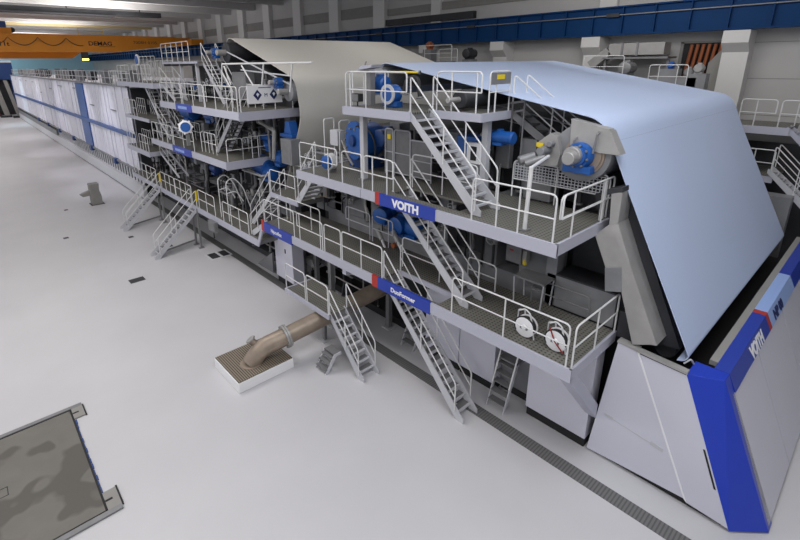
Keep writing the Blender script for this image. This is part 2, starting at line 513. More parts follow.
# bollard
t = thing('metering_post', 'grey metal post box with a side spout standing alone on the left floor', 'post box', (6.7, 39.2, 0))
b = MB(); b.prism([(6.3, 38.9, 0), (7.0, 38.9, 0), (7.0, 38.9, .6), (6.9, 38.9, 1.1), (6.95, 38.9, 1.6), (6.3, 38.9, 1.6)], (0, .7, 0)); b.build('body', M['wallband'], t, .03)
b = MB(); b.prism([(6.32, 39.1, .72), (6.32, 39.1, 1.12), (5.85, 39.1, .98), (5.62, 39.1, .9), (5.8, 39.1, .7)], (0, .32, 0)); b.build('spout', M['wallband'], t, .02)
b = MB(); b.box(6.2, 7.1, 38.8, 39.7, 0, .03); b.build('base_plate', M['mdark'], t)
# pedestal and pipe
t = thing('pipe_pedestal', 'low white plinth with brown grating top under the bent pipe', 'plinth', (5.95, 12.95, 0))
b = MB(); b.box(4.93, 6.96, 12.05, 13.88, 0, .36); b.build('base', M['white'], t, .02)
b = MB(); b.box(4.96, 6.93, 12.08, 13.85, .36, .4); b.build('grating_top', M['grate2'], t)
t = thing('bent_pipe', 'large brown steel pipe bending up out of the plinth towards the machine', 'pipe', (5.8, 12.8, .4))
FP = Vector((6.94, 12.42, 1.06))
b = MB(); b.tube(fillet([(5.74, 12.74, .40), (6.12, 12.63, .88), FP], 1.2, 8), .31, 24); b.build('elbow', M['brown'], t)
d = Vector((1.6, -.2, .25)).normalized()
b = MB(); b.tube([FP, FP + d * 2.0, FP + d * 4.4], .31, 24); b.build('straight_pipe', M['brown'], t)
b = MB(); b.lathe(FP - d * .07, d, [(0, .31), (0, .41), (.06, .41), (.06, .37), (.08, .37), (.08, .41), (.14, .41), (.14, .31)], 28); fl = b.build('flange', M['steel'], t)
u = d.orthogonal().normalized(); w = d.cross(u)
for i in range(14):
    a = 2 * math.pi * i / 14
    c = FP + (u * math.cos(a) + w * math.sin(a)) * .38
    b = MB(); b.cyl(c - d * .1, c + d * .1, .022, 6); b.build('bolt', M['gsteel'], fl)
b = MB(); b.cyl((6.1, 12.75, .85), (5.9, 12.98, 1.12), .11, 16); st = b.build('side_stub', M['brown'], t)
b = MB(); b.cyl((5.92, 12.96, 1.09), (5.89, 12.99, 1.15), .17, 16); b.build('stub_flange', M['steel'], st)
b = MB(); b.lathe((5.74, 12.74, .40), (0, 0, 1), [(0, .37), (.02, .37), (.03, .32)], 24); b.build('collar', M['brown'], t)

# ================================================================== guard rails, stairs, decks
RG = 'white guard rails of the machine walkways'
RR = 0.0215


def guard(path, label, posts=None, h=1.05, loop=(0, 0), ends=(1, 1), r=RR, m=None, mid=0.5, group=RG, spacing=1.4):
    """path: points of the rail foot. ends: a post going down; loop: rounded end down to mid rail only"""
    m = m or M['rail']
    path = [Vector(p) for p in path]
    mt = path[0]
    t = thing('guard_rail', label, 'guard rail', tuple(mt), group)
    up = Vector((0, 0, h)); mu = Vector((0, 0, h * mid))
    top = [p + up for p in path]
    pts = list(top)
    pts.insert(0, path[0] + (mu if loop[0] else Vector((0, 0, 0))))
    pts.append(path[-1] + (mu if loop[1] else Vector((0, 0, 0))))
    b = MB(); b.tube(pts, r, 8, .13); b.build('top_rail', m, t)
    b = MB(); b.tube([p + mu for p in path], r * .85, 8, .05); b.build('mid_rail', m, t)
    if posts is None:
        L = [(path[i + 1] - path[i]).length for i in range(len(path) - 1)]
        for i in range(len(path) - 1):
            n = max(1, round(L[i] / spacing))
            for k in range(0 if i else 1, n):
                p = path[i].lerp(path[i + 1], k / n)
                b = MB(); b.tube([p, p + up], r * .95, 8); b.build('post', m, t)
        for e, q, q2 in ((0, path[0], path[1]), (1, path[-1], path[-2])):
            if loop[e]:
                dd = (q2 - q).normalized() * min(.22, (q2 - q).length * .4)
                b = MB(); b.tube([q + dd, q + dd + up], r * .95, 8); b.build('post', m, t)
    else:
        for f in posts:
            tot = sum((path[i + 1] - path[i]).length for i in range(len(path) - 1)); s = f * tot
            for i in range(len(path) - 1):
                l = (path[i + 1] - path[i]).length
                if s <= l + 1e-6:
                    p = path[i].lerp(path[i + 1], s / l); break
                s -= l
            b = MB(); b.tube([p, p + up], r * .95, 8); b.build('post', m, t)
    return t


def stair(bot, top, wd, width, label, rails=(1, 1), n=None, ext=0.0, sd=.2, rh=.95, group='grey steel stairs of the machine', bpost=True, r=RR, m=None, rail_low=0.12):
    bot = Vector(bot); top = Vector(top); wd = Vector(wd).normalized()
    t = thing('stair', label, 'stair', tuple(bot), group)
    run = top - bot
    n = n or max(2, round(run.z / .21))
    hd = Vector((run.x, run.y, 0)).normalized()
    m = m or M['stair']
    up = Vector((0, 0, 1))
    for s_ in (0, 1):
        o = bot + wd * (width * s_ - (0.03 if s_ else 0))
        b = MB(); q = o + run
        b.prism([o - hd * .05, o + hd * .22, q + hd * .1 - up * sd * .75, q + hd * .1 + up * .03, q - up * 0.02, o + up * .14 - hd * .05], wd * .03)
        b.build('stringer', m, t)
    for i in range(1, n):
        c = bot + run * (i / n)
        a0 = c + wd * .03
        b = MB(); dp = run.length * 0 + .24
        A = [a0 - up * .035, a0 + hd * dp - up * .035, a0 + hd * dp, a0]
        b.prism(A, wd * (width - .06)); tr = b.build('tread', M['tread'], t)
        b = MB(); b.prism([a0 - hd * .015 - up * .05, a0 + hd * .05 - up * .05, a0 + hd * .05 + up * .006, a0 - hd * .015 + up * .006], wd * (width - .06)); b.build('nosing', m, tr)
    for s_ in (0, 1):
        if not rails[s_]: continue
        o = bot + wd * (width * s_ + (0.03 if s_ else -0.03))
        a = o + run * rail_low; c = o + run * (1 + ext)
        pts = [a, a + up * rh, c + up * rh]
        if ext <= 0.01:
            pts.append(c)
        else:
            pts.append(o + run + hd * run.length * ext * .7 + up * .0)
        b = MB(); b.tube(pts, r, 8, .1); hr = b.build('handrail', M['rail'], t)
        b = MB(); b.tube([a + up * rh * .5, c + up * rh * .5], r * .85, 8); b.build('knee_rail', M['rail'], hr)
        for f in ((.5,) if run.length < 5.2 else (.36, .68)):
            p = o + run * f
            b = MB(); b.tube([p - up * .05, p + up * rh], r * .95, 8); b.build('post', M['rail'], hr)
    return t


def deck(label, name, pieces, z, fascias, th=.06, signs=(), cat='walkway', m=None):
    """pieces: list of (x0,x1,y0,y1); fascias: list of ((x,y),(x,y),height)"""
    x0 = min(p[0] for p in pieces); y0 = min(p[2] for p in pieces)
    t = thing(name, label, cat, (x0, y0, z))
    b = MB()
    for p in pieces: b.box(p[0], p[1], p[2], p[3], z - th - .02, z - .02)
    b.build('deck_grating', m or M['grate'], t)
    for a, c, h in fascias:
        b = MB(); a = Vector((a[0], a[1], z - h / 2)); c = Vector((c[0], c[1], z - h / 2))
        b.beam(a, c, .06, h); b.build('fascia', M['lav'], t)
    # cross joists under the deck
    for p in pieces:
        k_ = max(1, int((p[3] - p[2]) / 1.2))
        for i in range(k_ + 1):
            yy = p[2] + .05 + (p[3] - p[2] - .1) * i / k_
            b = MB(); b.box(p[0] + .05, p[1] - .02, yy - .03, yy + .03, z - .24, z - th - .02); b.build('joist', M['gsteel'], t)
    return t


exec_later = []
# ---------------- lower front walkway
ZL = 3.5
D1 = deck('long lower walkway deck with pale lavender fascia and blue name plates', 'lower_walkway', [(9.03, 9.12, 3.68, 17.3), (9.12, 9.86, 3.68, 7.55), (9.12, 9.86, 9.85, 17.3), (9.86, 11.35, 3.68, 17.3)], ZL,
          [((9.0, 3.62), (9.0, 7.72), .33), ((9.0, 9.93), (9.0, 15.0), .33), ((8.98, 3.65), (11.35, 3.65), .3), ((9.88, 7.55), (9.88, 9.85), .15)])
b = MB(); b.box(8.955, 9.03, 7.72, 9.93, ZL - .37, ZL + .02); sg = b.build('sign_band', M['voith'], D1); sg['label'] = 'dark blue name plate reading DuoFormer'
text('DuoFormer', .21, 'lettering', M['white'], sg, (8.954, 9.32, ZL - .25), (0, -1, 0), (0, 0, 1), .006, .003)
b = MB(); b.box(8.955, 9.03, 9.93, 10.2, ZL - .37, ZL + .02); o = b.build('sign_stripe', M['red'], D1); o['label'] = 'red end stripe of the name plate'
b = MB(); b.box(8.955, 9.03, 15.0, 17.2, ZL - .4, ZL + .02); sg = b.build('sign_band', M['voith'], D1); sg['label'] = 'dark blue name plate at the far end of the lower walkway'
text('Nipcoflex', .22, 'lettering', M['white'], sg, (8.954, 16.62, ZL - .27), (0, -1, 0), (0, 0, 1), .004, .003)
b = MB(); b.box(8.955, 9.03, 17.2, 17.42, ZL - .4, ZL + .1); o = b.build('sign_stripe', M['red'], D1); o['label'] = 'red end stripe at the far end'
# columns below
for i, (x, y) in enumerate(((11.15, 11.7), (9.6, 13.3), (11.1, 16.5), (8.75, 12.68))):
    t = thing('support_column', ['grey steel column with foot plate under the name plate DuoFormer', 'grey steel column behind the bent pipe under the lower walkway', 'grey steel column beside the white floor cabinet', 'slim grey post under the small side landing'][i], 'column', (x, y, 0), 'columns under the walkways')
    w = .09 if i < 3 else .06
    zt = 3.25 if i < 3 else 1.6
    b = MB(); b.box(x - w, x + w, y - w, y + w, .03, zt); b.build('shaft', M['gsteel'], t)
    b = MB(); b.box(x - .2, x + .2, y - .2, y + .2, 0, .03); b.build('foot_plate', M['stair'], t)
b = MB(); b.beam((8.9, 9.95 + .5, 3.05), (11.2, 11.7, 3.05), .12, .2)
# under-deck beams
t = thing('support_beam', 'pale steel cross beam under the lower walkway left of the name plate', 'beam', (9, 11.7, 2.9))
b = MB(); b.box(9.0, 11.3, 11.6, 11.8, 2.98, 3.2); b.build('girder', M['lav'], t)
# diagonal brace at right corner
t = thing('corner_brace', 'pale diagonal brace under the right corner of the lower walkway', 'brace', (9, 3.75, 3.1))
b = MB(); b.prism([(9.0, 3.62, 3.3), (9.0, 3.62, 3.16), (10.9, 3.62, 1.08), (10.9, 3.62, 1.52), (9.35, 3.62, 3.2)], (0, .28, 0)); b.build('brace_plate', M['lav'], t, .01)

guard([(9.02, 17.2, ZL), (9.02, 14.85, ZL)], 'leftmost rail bay of the lower walkway above the far blue name plate', (.5,))
guard([(9.02, 14.62, ZL), (9.02, 12.95, ZL)], 'second rail bay of the lower walkway from its left end', (.1, .92), loop=(1, 0))
guard([(9.02, 12.83, ZL), (9.02, 11.88, ZL)], 'short rail bay in the middle of the lower walkway', ())
guard([(9.02, 11.8, ZL), (9.02, 9.78, ZL)], 'rail bay of the lower walkway above the red stripe left of DuoFormer', (.5,))
guard([(9.02, 7.0, ZL), (9.02, 3.78, ZL)], 'long front rail bay before the two white hose reels', (.5,))
guard([(9.05, 3.66, ZL), (11.3, 3.66, ZL)], 'rail closing the right end of the lower walkway', (.5,))
guard([(9.95, 16.9, ZL), (9.95, 14.4, ZL)], 'inner rail bay with bent posts behind the far blue name plate', (.12, .75), h=1.0)
guard([(10.95, 14.0, ZL), (10.95, 12.55, ZL)], 'grey inner rail in front of the blue machinery left of the VOITH plate', (.12,), loop=(1, 0), m=M['stair'])
guard([(10.95, 12.4, ZL), (10.95, 11.3, ZL)], 'second grey inner rail below the red stripe of the VOITH plate', (.8,), loop=(0, 1), m=M['stair'])
guard([(10.15, 10.0, ZL), (10.15, 8.4, ZL)], 'short inner rail beside the top of the front floor stair', ())
guard([(10.9, 7.9, ZL), (10.9, 6.9, ZL)], 'small inner rail behind the foot of the upper stair', (), h=.8)
guard([(11.2, 5.9, ZL), (11.2, 4.3, ZL)], 'low dark inner rail behind the hose reels', (), h=.7, m=M['gsteel'])

# ---------------- front floor stair etc.
stair((9.15, 6.55, 0), (9.15, 9.8, ZL), (1, 0, 0), .68, 'front floor stair rising under the DuoFormer name plate', n=16, rail_low=.08)
# small landing + stair
ZM = 1.82
deck('small low side landing above the bent pipe', 'side_landing', [(8.13, 9.3, 11.5, 14.2)], ZM, [((8.1, 11.45), (8.1, 14.25), .16), ((8.1, 14.22), (9.3, 14.22), .16)])
guard([(8.13, 14.2, ZM), (8.13, 12.9, ZM)], 'left rail bay of the small side landing above the bent pipe', ())
guard([(8.13, 12.8, ZM), (8.13, 11.52, ZM)], 'right rail bay of the small side landing above the bent pipe', ())
stair((8.2, 9.85, 0), (8.2, 11.5, ZM), (1, 0, 0), .68, 'short floor stair leading up to the small side landing', n=8, rail_low=.1)
t = thing('step_ladder', 'little four step grey step beside the short floor stair', 'steps', (7.6, 11.2, 0))
b = MB(); b.prism([(7.5, 10.95, 0), (7.62, 10.95, 0), (7.98, 10.95, .52), (8.2, 10.95, .52), (8.2, 10.95, .62), (7.9, 10.95, .62)], (0, .03, 0)); b.build('stringer', M['stair'], t)
b = MB(); b.prism([(7.5, 11.5, 0), (7.62, 11.5, 0), (7.98, 11.5, .52), (8.2, 11.5, .52), (8.2, 11.5, .62), (7.9, 11.5, .62)], (0, .03, 0)); b.build('stringer', M['stair'], t)
for i in range(3):
    b = MB(); b.box(7.5 + .13 * i, 7.68 + .13 * i, 10.98, 11.5, .15 + .18 * i, .18 + .18 * i); b.build('tread', M['tread'], t)
b = MB(); b.box(7.88, 8.2, 10.98, 11.5, .6, .63); b.build('tread', M['tread'], t)
# right floor ladder
t = thing('floor_ladder', 'steep five step ladder beside the pale panels right of the front stair', 'ladder', (10.4, 6.2, 0))
for y in (5.95, 6.52):
    b = MB(); b.prism([(10.33, y, 0), (10.45, y, 0), (10.95, y, 1.35), (11.0, y, 1.35), (11.0, y, 1.45), (10.85, y, 1.45)], (0, .03, 0)); s = b.build('stringer', M['stair'], t)
    b = MB(); b.tube([(10.55, y, .75), (10.95, y, 1.9)], .026, 8); b.build('handrail', M['rail'], t)
for i in range(5):
    b = MB(); b.box(10.38 + .1 * i, 10.6 + .1 * i, 5.98, 6.52, .22 + .27 * i, .25 + .27 * i); b.build('tread', M['tread'], t)
b = MB(); b.box(10.85, 11.25, 5.95, 6.55, 1.42, 1.47); b.build('top_step', M['tread'], t)
# ladder under left of stair in the dark
t = thing('floor_ladder', 'small grey step standing in the dark behind the front floor stair', 'ladder', (10.9, 10.4, 0))
for y in (9.9, 10.5):
    b = MB(); b.prism([(10.6, y, 0), (10.72, y, 0), (11.3, y, 1.0), (11.3, y, 1.1), (11.15, y, 1.1)], (0, .03, 0)); b.build('stringer', M['stair'], t)
for i in range(4):
    b = MB(); b.box(10.66 + .13 * i, 10.88 + .13 * i, 9.93, 10.5, .2 + .24 * i, .23 + .24 * i); b.build('tread', M['tread'], t)

# ---------------- upper deck (VOITH)
ZU = 6.27
SB0, SB1 = P(379, 191, x=8.97).y, P(374.8, 190, x=8.97).y
D2 = deck('upper walkway deck with the blue VOITH name plate on its fascia', 'upper_walkway', [(9.05, 9.42, 4.33, 14.35), (9.42, 10.2, 4.33, 7.2), (9.42, 10.2, 9.7, 14.35), (10.2, 11.75, 4.33, 14.35)], ZU,
          [((9.02, 4.27), (9.02, 7.66), .31), ((9.02, SB1 - .02), (9.02, 10.72), .31), ((9.02, 10.74), (9.02, 14.4), .31), ((9.0, 4.3), (11.7, 4.3), .28), ((9.0, 14.38), (11.6, 14.38), .28)])
b = MB(); b.box(8.97, 9.05, 7.66, SB0, ZU - .34, ZU + .02); sg = b.build('sign_band', M['voith'], D2); sg['label'] = 'dark blue name plate reading VOITH'
text('VOITH', .33, 'lettering', M['white'], sg, (8.968, 9.28, ZU - .27), (0, -1, 0), (0, 0, 1), .016, .003, squash=1.05)
b = MB(); b.box(8.97, 9.05, SB0, SB1, ZU - .34, ZU + .02); o = b.build('sign_stripe', M['red'], D2); o['label'] = 'red end stripe of the VOITH plate'
UY = [P(px, py, x=9.06).y for px, py in ((299.5, 145), (336.5, 152.8), (341.7, 152.8), (362, 156.4), (364, 157.2), (393, 164))]
guard([(9.06, min(UY[0], 14.32), ZU), (9.06, UY[1], ZU)], 'leftmost rail bay of the upper walkway beside the round blue bearing', (.38, .78), loop=(0, 1))
guard([(9.06, UY[2], ZU), (9.06, UY[3], ZU)], 'short rail bay of the upper walkway left of the long loop', (), )
guard([(9.06, UY[4], ZU), (9.06, UY[5], ZU)], 'rail loop of the upper walkway just left of the upper stair head', (.3, .8), loop=(1, 1))
guard([(9.06, 6.55, ZU), (9.06, 4.42, ZU)], 'front rail bay at the right end of the VOITH walkway', (.33, .6))
guard([(9.15, 4.31, ZU), (11.66, 4.31, ZU)], 'looped rail closing the right end of the VOITH walkway', (.2, .8), loop=(1, 0))
guard([(9.2, 4.38, ZU), (11.6, 4.38, ZU)], 'second parallel rail just inside the right end of the VOITH walkway', (.85, .93), loop=(1, 0), h=1.0)
t = guard([(11.62, 7.05, ZU), (11.62, 4.45, ZU)], 'grey mesh guard rail in front of the big blue roll bearing', (.5,))
b = MB()
for i in range(28):
    yy = 7.0 - i * .092; b.box(11.615, 11.625, yy - .012, yy + .012, ZU + .55, ZU + 1.0)
for i in range(6):
    zz = ZU + .58 + i * .08; b.box(11.612, 11.628, 4.5, 7.0, zz - .012, zz + .012)
b.build('mesh_panel', M['stair'], t)
t = thing('crane_post', 'thick pale post standing on the VOITH walkway before the mesh rail', 'post', (9.35, 5.26, ZU))
b = MB(); b.cyl((9.35, 5.26, ZU), (9.4, 5.26, 7.75), .05, 12); b.build('shaft', M['rail'], t)
b = MB(); b.tube([(9.4, 5.26, 7.72), (10.3, 5.35, 7.85)], .04, 8); b.build('arm', M['stair'], t)
b = MB(); b.box(9.25, 9.45, 5.16, 5.36, ZU - .02, ZU + .02); b.build('foot_plate', M['gsteel'], t)
stair((9.47, 6.85, ZL), (9.47, 9.72, ZU), (1, 0, 0), .68, 'upper stair rising from the lower walkway under the VOITH plate', n=13, rail_low=.05)
guard([(10.25, 9.7, ZU), (10.25, 7.3, ZU)], 'rail along the open stair well in the VOITH walkway', (.5,))

# ---------------- top platform
ZT = 8.7
deck('high top platform beside the cream felt with a stair in front', 'top_platform', [(9.38, 11.6, 8.98, 11.9), (10.25, 11.6, 7.3, 8.98)], ZT,
     [((9.35, 8.95), (9.35, 11.95), .26), ((10.25, 7.27), (10.25, 8.95), .22), ((9.33, 11.92), (11.5, 11.92), .26), ((10.25, 7.28), (11.6, 7.28), .22)])
guard([(9.38, 11.6, ZT), (9.38, 9.15, ZT)], 'front rail bay of the top platform left of the top stair', (.3, .65), loop=(0, 1))
guard([(11.3, 11.9, ZT), (9.45, 11.9, ZT)], 'rail on the left side of the top platform', (.6, .85))
guard([(10.3, 8.85, ZT), (10.3, 7.35, ZT)], 'rail of the top platform right of the top stair', (.35, .9), loop=(0, 1))
t = guard([(10.6, 7.32, ZT), (11.55, 7.32, ZT)], 'small end rail of the top platform carrying a grey plate with a yellow label', (.3,))
b = MB(); b.box(10.62, 11.5, 7.28, 7.3, ZT + .72, ZT + 1.02); pl = b.build('plate', M['gsteel'], t)
b = MB(); b.box(10.85, 11.2, 7.272, 7.28, ZT + .85, ZT + .97); b.build('label_sticker', M['yellow'], pl)
stair((9.36, 6.55, ZU), (9.36, 8.95, ZT), (1, 0, 0), .86, 'top stair rising from the VOITH walkway to the top platform', n=12, rail_low=.05)
stair((12.6, 4.75 + .6, 6.9), (11.75, 7.3, ZT), (1, 0, 0), .6, 'grey stair going down behind the top platform beneath the bluish fabric', n=9, m=M['gsteel'])
for i, (x, y) in enumerate(((11.0, 7.6), (9.9, 11.6))):
    t = thing('support_column', ['pale post under the right end of the top platform', 'grey post under the left end of the top platform'][i], 'column', (x, y, ZU), 'columns under the walkways')
    b = MB(); b.box(x - .09, x + .09, y - .09, y + .09, ZU, ZT - .25); b.build('shaft', M['stair'], t)
    b = MB(); b.box(x - .15, x + .15, y - .15, y + .15, ZU - .02, ZU + .02); b.build('foot_plate', M['gsteel'], t)

# mesh doors behind the upper deck
for i, (px0, px1, py0, py1, lab) in enumerate(((385.5, 393, 128, 160.5, 'narrow grey mesh door with a yellow label'), (394.5, 410, 129.5, 164, 'wide grey mesh door right of the narrow door'), (410.5, 431, 140, 172, 'low grey mesh panel right of the two mesh doors'))):
    x = 11.0
    a = P(px0, py0, x=x); c = P(px1, py1, x=x)
    t = thing('mesh_door', lab, 'mesh door', (x, c.y, ZU), 'grey mesh doors on the upper walkway')
    zb = ZU; zt = a.z
    b = MB(); b.tube([(x, a.y, zb), (x, a.y, zt), (x, c.y, zt), (x, c.y, zb)], .025, 8, .1); b.tube([(x, a.y, zb + .1), (x, c.y, zb + .1)], .02, 6); b.tube([(x, a.y, (zb + zt) / 2), (x, c.y, (zb + zt) / 2)], .02, 6); b.build('frame', M['stair'], t)
    b = MB(); b.box(x + .02, x + .03, c.y, a.y, zb + .1, zt - .03); b.build('mesh', M['gsteel'], t)
    if i == 0:
        b = MB(); ym = (a.y + c.y) / 2; b.box(x - .01, x + .02, ym - .08, ym + .08, zt - .35, zt - .2); b.build('label_sticker', M['yellow'], t)

# ================================================================== FRONT COVER BLOCK
XB = 10.9
t = thing('front_cover', 'big pale and blue front cover block of the machine at the right edge', 'machine cover', (XB, 1.5, 0))
ZB = 3.38


def fy(z):
    return 1.32 - (ZB - z) * (1.32 + .02) / ZB


def cy_(z):  # side edge where the blue corner starts
    return 1.96 - (ZB - z) * (1.96 - .57) / ZB


def sy(z):   # seam
    return 2.92 - (ZB - z) * (2.92 - 1.36) / ZB


def prism_x(loop, x0, x1):
    return MB().prism([(x0, y, z) for y, z in loop], (x1 - x0, 0, 0))


prism_x([(3.4, 3.46), (sy(3.4) + .015, 3.42), (sy(.22) + .015, .22), (3.73, .06)], XB, XB + .12).build('side_panel', M['lav2'], t)
prism_x([(sy(3.4) - .015, 3.42), (cy_(3.36), 3.38), (cy_(.1), .1), (sy(.15) - .015, .15)], XB, XB + .12).build('side_panel', M['lav2'], t)
prism_x([(sy(3.42) + .02, 3.42), (sy(3.42) - .02, 3.42), (sy(.15) - .02, .15), (sy(.22) + .02, .22)], XB - .012, XB + .03).build('seam_trim', M['white'], t)
# blue corner: chamfered post
xo_t, xo_b = XB + .34, XB + .62
A = [Vector((XB, cy_(.04), .04)), Vector((xo_b, fy(.04), .04)), Vector((xo_b + .35, fy(.04), .04)), Vector((xo_b + .35, cy_(.04), .04))]
B = [Vector((XB, cy_(ZB), ZB)), Vector((xo_t, fy(ZB), ZB)), Vector((xo_t + .35, fy(ZB), ZB)), Vector((xo_t + .35, cy_(ZB), ZB))]
b = MB(); b.add(A + B, [(0, 1, 2, 3)[::-1], (4, 5, 6, 7)] + [(i, (i + 1) % 4, (i + 1) % 4 + 4, i + 4) for i in range(4)]); o = b.build('corner_post', M['voith2'], t, .012); o['label'] = 'bright blue slanted corner of the cover'
# front panels (white)
def fpanel(x0a, x0b, x1a, x1b, zt, zb, name, m, off=0.0):
    A = [(x0a, fy(zt) - off, zt), (x1a, fy(zt) - off, zt), (x1b, fy(zb) - off, zb), (x0b, fy(zb) - off, zb)]
    return MB().prism(A, (0, .1, 0)).build(name, m, t)
fpanel(xo_t + .27, xo_b + .1, 13.9, 14.1, 2.98, .12, 'front_panel', M['lav2'])
fpanel(13.93, 14.13, 17.0, 17.2, 2.98, .12, 'front_panel', M['lav2'])
fpanel(17.03, 17.23, 23.6, 23.6, 2.98, .12, 'front_panel', M['lav2'])
# top beam
def tbeam(x0, x1, name, m):
    A = [(x0, 1.60, ZB), (x0, fy(ZB) , ZB), (x0, fy(3.0) - .03, 3.0), (x0, fy(3.0) + .12, 3.0), (x0, 1.55, 3.1)]
    return MB().prism(A, (x1 - x0, 0, 0)).build(name, m, t)
o = tbeam(xo_t + .352, 15.25, 'top_beam', M['voith']); o['label'] = 'dark blue length of the top beam reading VOITH'
yd = Vector((0, fy(ZB) - fy(3.0) + .03, ZB - 3.0))
text('VOITH', .42, 'lettering', M['white'], o, (13.25, fy(3.04) - .035, 3.035), (1, 0, 0), yd, .022, .004, squash=1.0)
tbeam(15.25, 15.5, 'beam_stripe', M['red'])
o = tbeam(15.5, 18.9, 'top_beam', M['pale']); o['label'] = 'pale blue length of the top beam with dark letters'
text('NP 00', .36, 'lettering', M['navy'], o, (15.95, fy(3.05) - .035, 3.05), (1, 0, 0), yd, .016, .004, squash=1.25)
tbeam(18.9, 23.6, 'top_beam', M['voith'])
b = MB(); b.box(XB + 1.0, 23.5, 1.60, 1.76, 3.26, 3.38); b.build('ledge', M['wallband'], t)
b = MB(); b.prism([(XB - .01, 3.42, 3.47), (XB - .01, 2.95, 3.43), (XB - .01, 2.95, 3.49), (XB - .01, 3.42, 3.52)], (.22, 0, 0)); b.prism([(XB - .03, 2.98, 3.44), (XB - .03, 1.93, 3.38), (XB - .03, 1.93, 3.44), (XB - .03, 2.98, 3.50)], (.16, 0, 0)); b.build('top_edge_plate', M['steel'], t)
b = MB(); b.prism([(XB - .006, 2.9, 3.40), (XB - .006, 1.95, 3.35), (XB - .006, 1.95, 3.38), (XB - .006, 2.9, 3.44)], (.1, 0, 0)); b.build('seal', M['black'], t)
b = MB(); b.box(XB - .006, XB, 1.02, 1.06, 1.05, 1.75); 
b = MB(); b.prism([(XB - .008, cy_(1.75) + .07, 1.75), (XB - .008, cy_(1.75) + .03, 1.75), (XB - .008, cy_(.9) + .03, .9), (XB - .008, cy_(.9) + .07, .9)], (.008, 0, 0)); b.build('handle_slot', M['black'], t)
b = MB(); b.prism([(XB - .006, 3.45, 1.36), (XB - .006, 2.16, 1.2), (XB - .006, 2.16, 1.17), (XB - .006, 3.45, 1.33)], (.006, 0, 0)); ln = b.build('slide_rail', M['stair'], t)
b = MB(); b.prism([(XB - .012, 3.42, 1.4), (XB - .012, 3.22, 1.375), (XB - .012, 3.22, 1.3), (XB - .012, 3.42, 1.32)], (.01, 0, 0)); b.prism([(XB - .012, 2.34, 1.27), (XB - .012, 2.06, 1.23), (XB - .012, 2.06, 1.13), (XB - .012, 2.34, 1.17)], (.01, 0, 0)); b.build('slide_bracket', M['stair'], ln)
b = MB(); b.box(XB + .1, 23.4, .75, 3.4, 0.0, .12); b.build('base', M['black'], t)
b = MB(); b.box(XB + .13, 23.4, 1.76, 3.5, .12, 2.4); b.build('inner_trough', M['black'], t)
b = MB(); b.tube([(11.25, 2.1, 3.4), (11.3, 2.0, 3.55), (11.4, 1.95, 3.4)], .02, 8, .06); b.build('lifting_eye', M['stair'], t)
# pieces of equipment seen in the gap
for i, (px, py) in enumerate(((783, 262), (775, 279))):
    p = P(px, py, z=3.2)
    b = MB(); b.lathe((p.x, p.y, 2.3), (0, 0, 1), [(0, .12), (.8, .12), (.9, .05)], 12)
    tag(b.build('nozzle', M['steel']), ['far small metal nozzle in the dark gap behind the blue beam', 'near small metal nozzle in the dark gap behind the blue beam'][i], 'nozzle', 'nozzles behind the front beam')

# ================================================================== FABRIC SHEETS
XS0, XS1 = 11.3, 22.6


def sheet(profile, x0, x1, name, m, label, cat, r=.4, thick=.02):
    pts = fillet([(0, y, z) for y, z in profile], r, 8)
    n = len(pts)
    nx = 12
    vs = []; fs = []
    for layer in (0, 1):
        for i, p in enumerate(pts):
            d = (pts[min(i + 1, n - 1)] - pts[max(i - 1, 0)]).normalized()
            nr = Vector((0, -d.z, d.y))
            for k in range(nx + 1):
                vs.append((x0 + (x1 - x0) * k / nx, p.y + nr.y * thick * layer, p.z + nr.z * thick * layer))
    W = nx + 1; off = n * W
    for i in range(n - 1):
        for k in range(nx):
            a = i * W + k
            fs.append((a, a + 1, a + 1 + W, a + W))
            fs.append((a + off, a + W + off, a + 1 + W + off, a + 1 + off))
        fs.append((i * W, (i + 1) * W, (i + 1) * W + off, i * W + off))
        a = i * W + nx
        fs.append((a, a + off, a + W + off, a + W))
    for k in range(nx):
        fs.append((k, k + off, k + 1 + off, k + 1))
        a = (n - 1) * W + k
        fs.append((a, a + 1, a + 1 + off, a + off))
    b = MB(); b.add(vs, fs, True)
    return tag(b.build(name, m, sharp=True), label, cat)


sheet([(12.9, 8.9), (12.3, 10.06), (4.58, 8.66), (4.07, 7.56), (2.03, 3.56), (2.12, 3.42), (2.25, 3.38)], XS0, XS1, 'forming_fabric', M['felt_blue'], 'wide bluish white forming fabric sloping down to the front cover', 'fabric sheet', .42)
sheet([(24.6, 10.2), (24.0, 11.42), (17.75, 9.38), (17.42, 7.73), (19.0, 4.6), (19.2, 3.6)], XS0, XS1, 'press_felt', M['felt_cream'], 'wide cream press felt stretched over the middle of the machine', 'fabric sheet', .5)
# rolls
def roll(p, r, x0, x1, label, m=None, journal=True):
    t = thing('roll', label, 'roll', (x0, p[0], p[1]))
    b = MB(); b.lathe((x0, p[0], p[1]), (1, 0, 0), [(0, r * .9), (.03, r), (x1 - x0 - .03, r), (x1 - x0, r * .9)], 40); b.build('shell', m or M['msteel'], t)
    if journal:
        b = MB(); b.cyl((x0 - .5, p[0], p[1]), (x0, p[0], p[1]), r * .3, 20); b.build('journal', M['steel'], t)
    return t


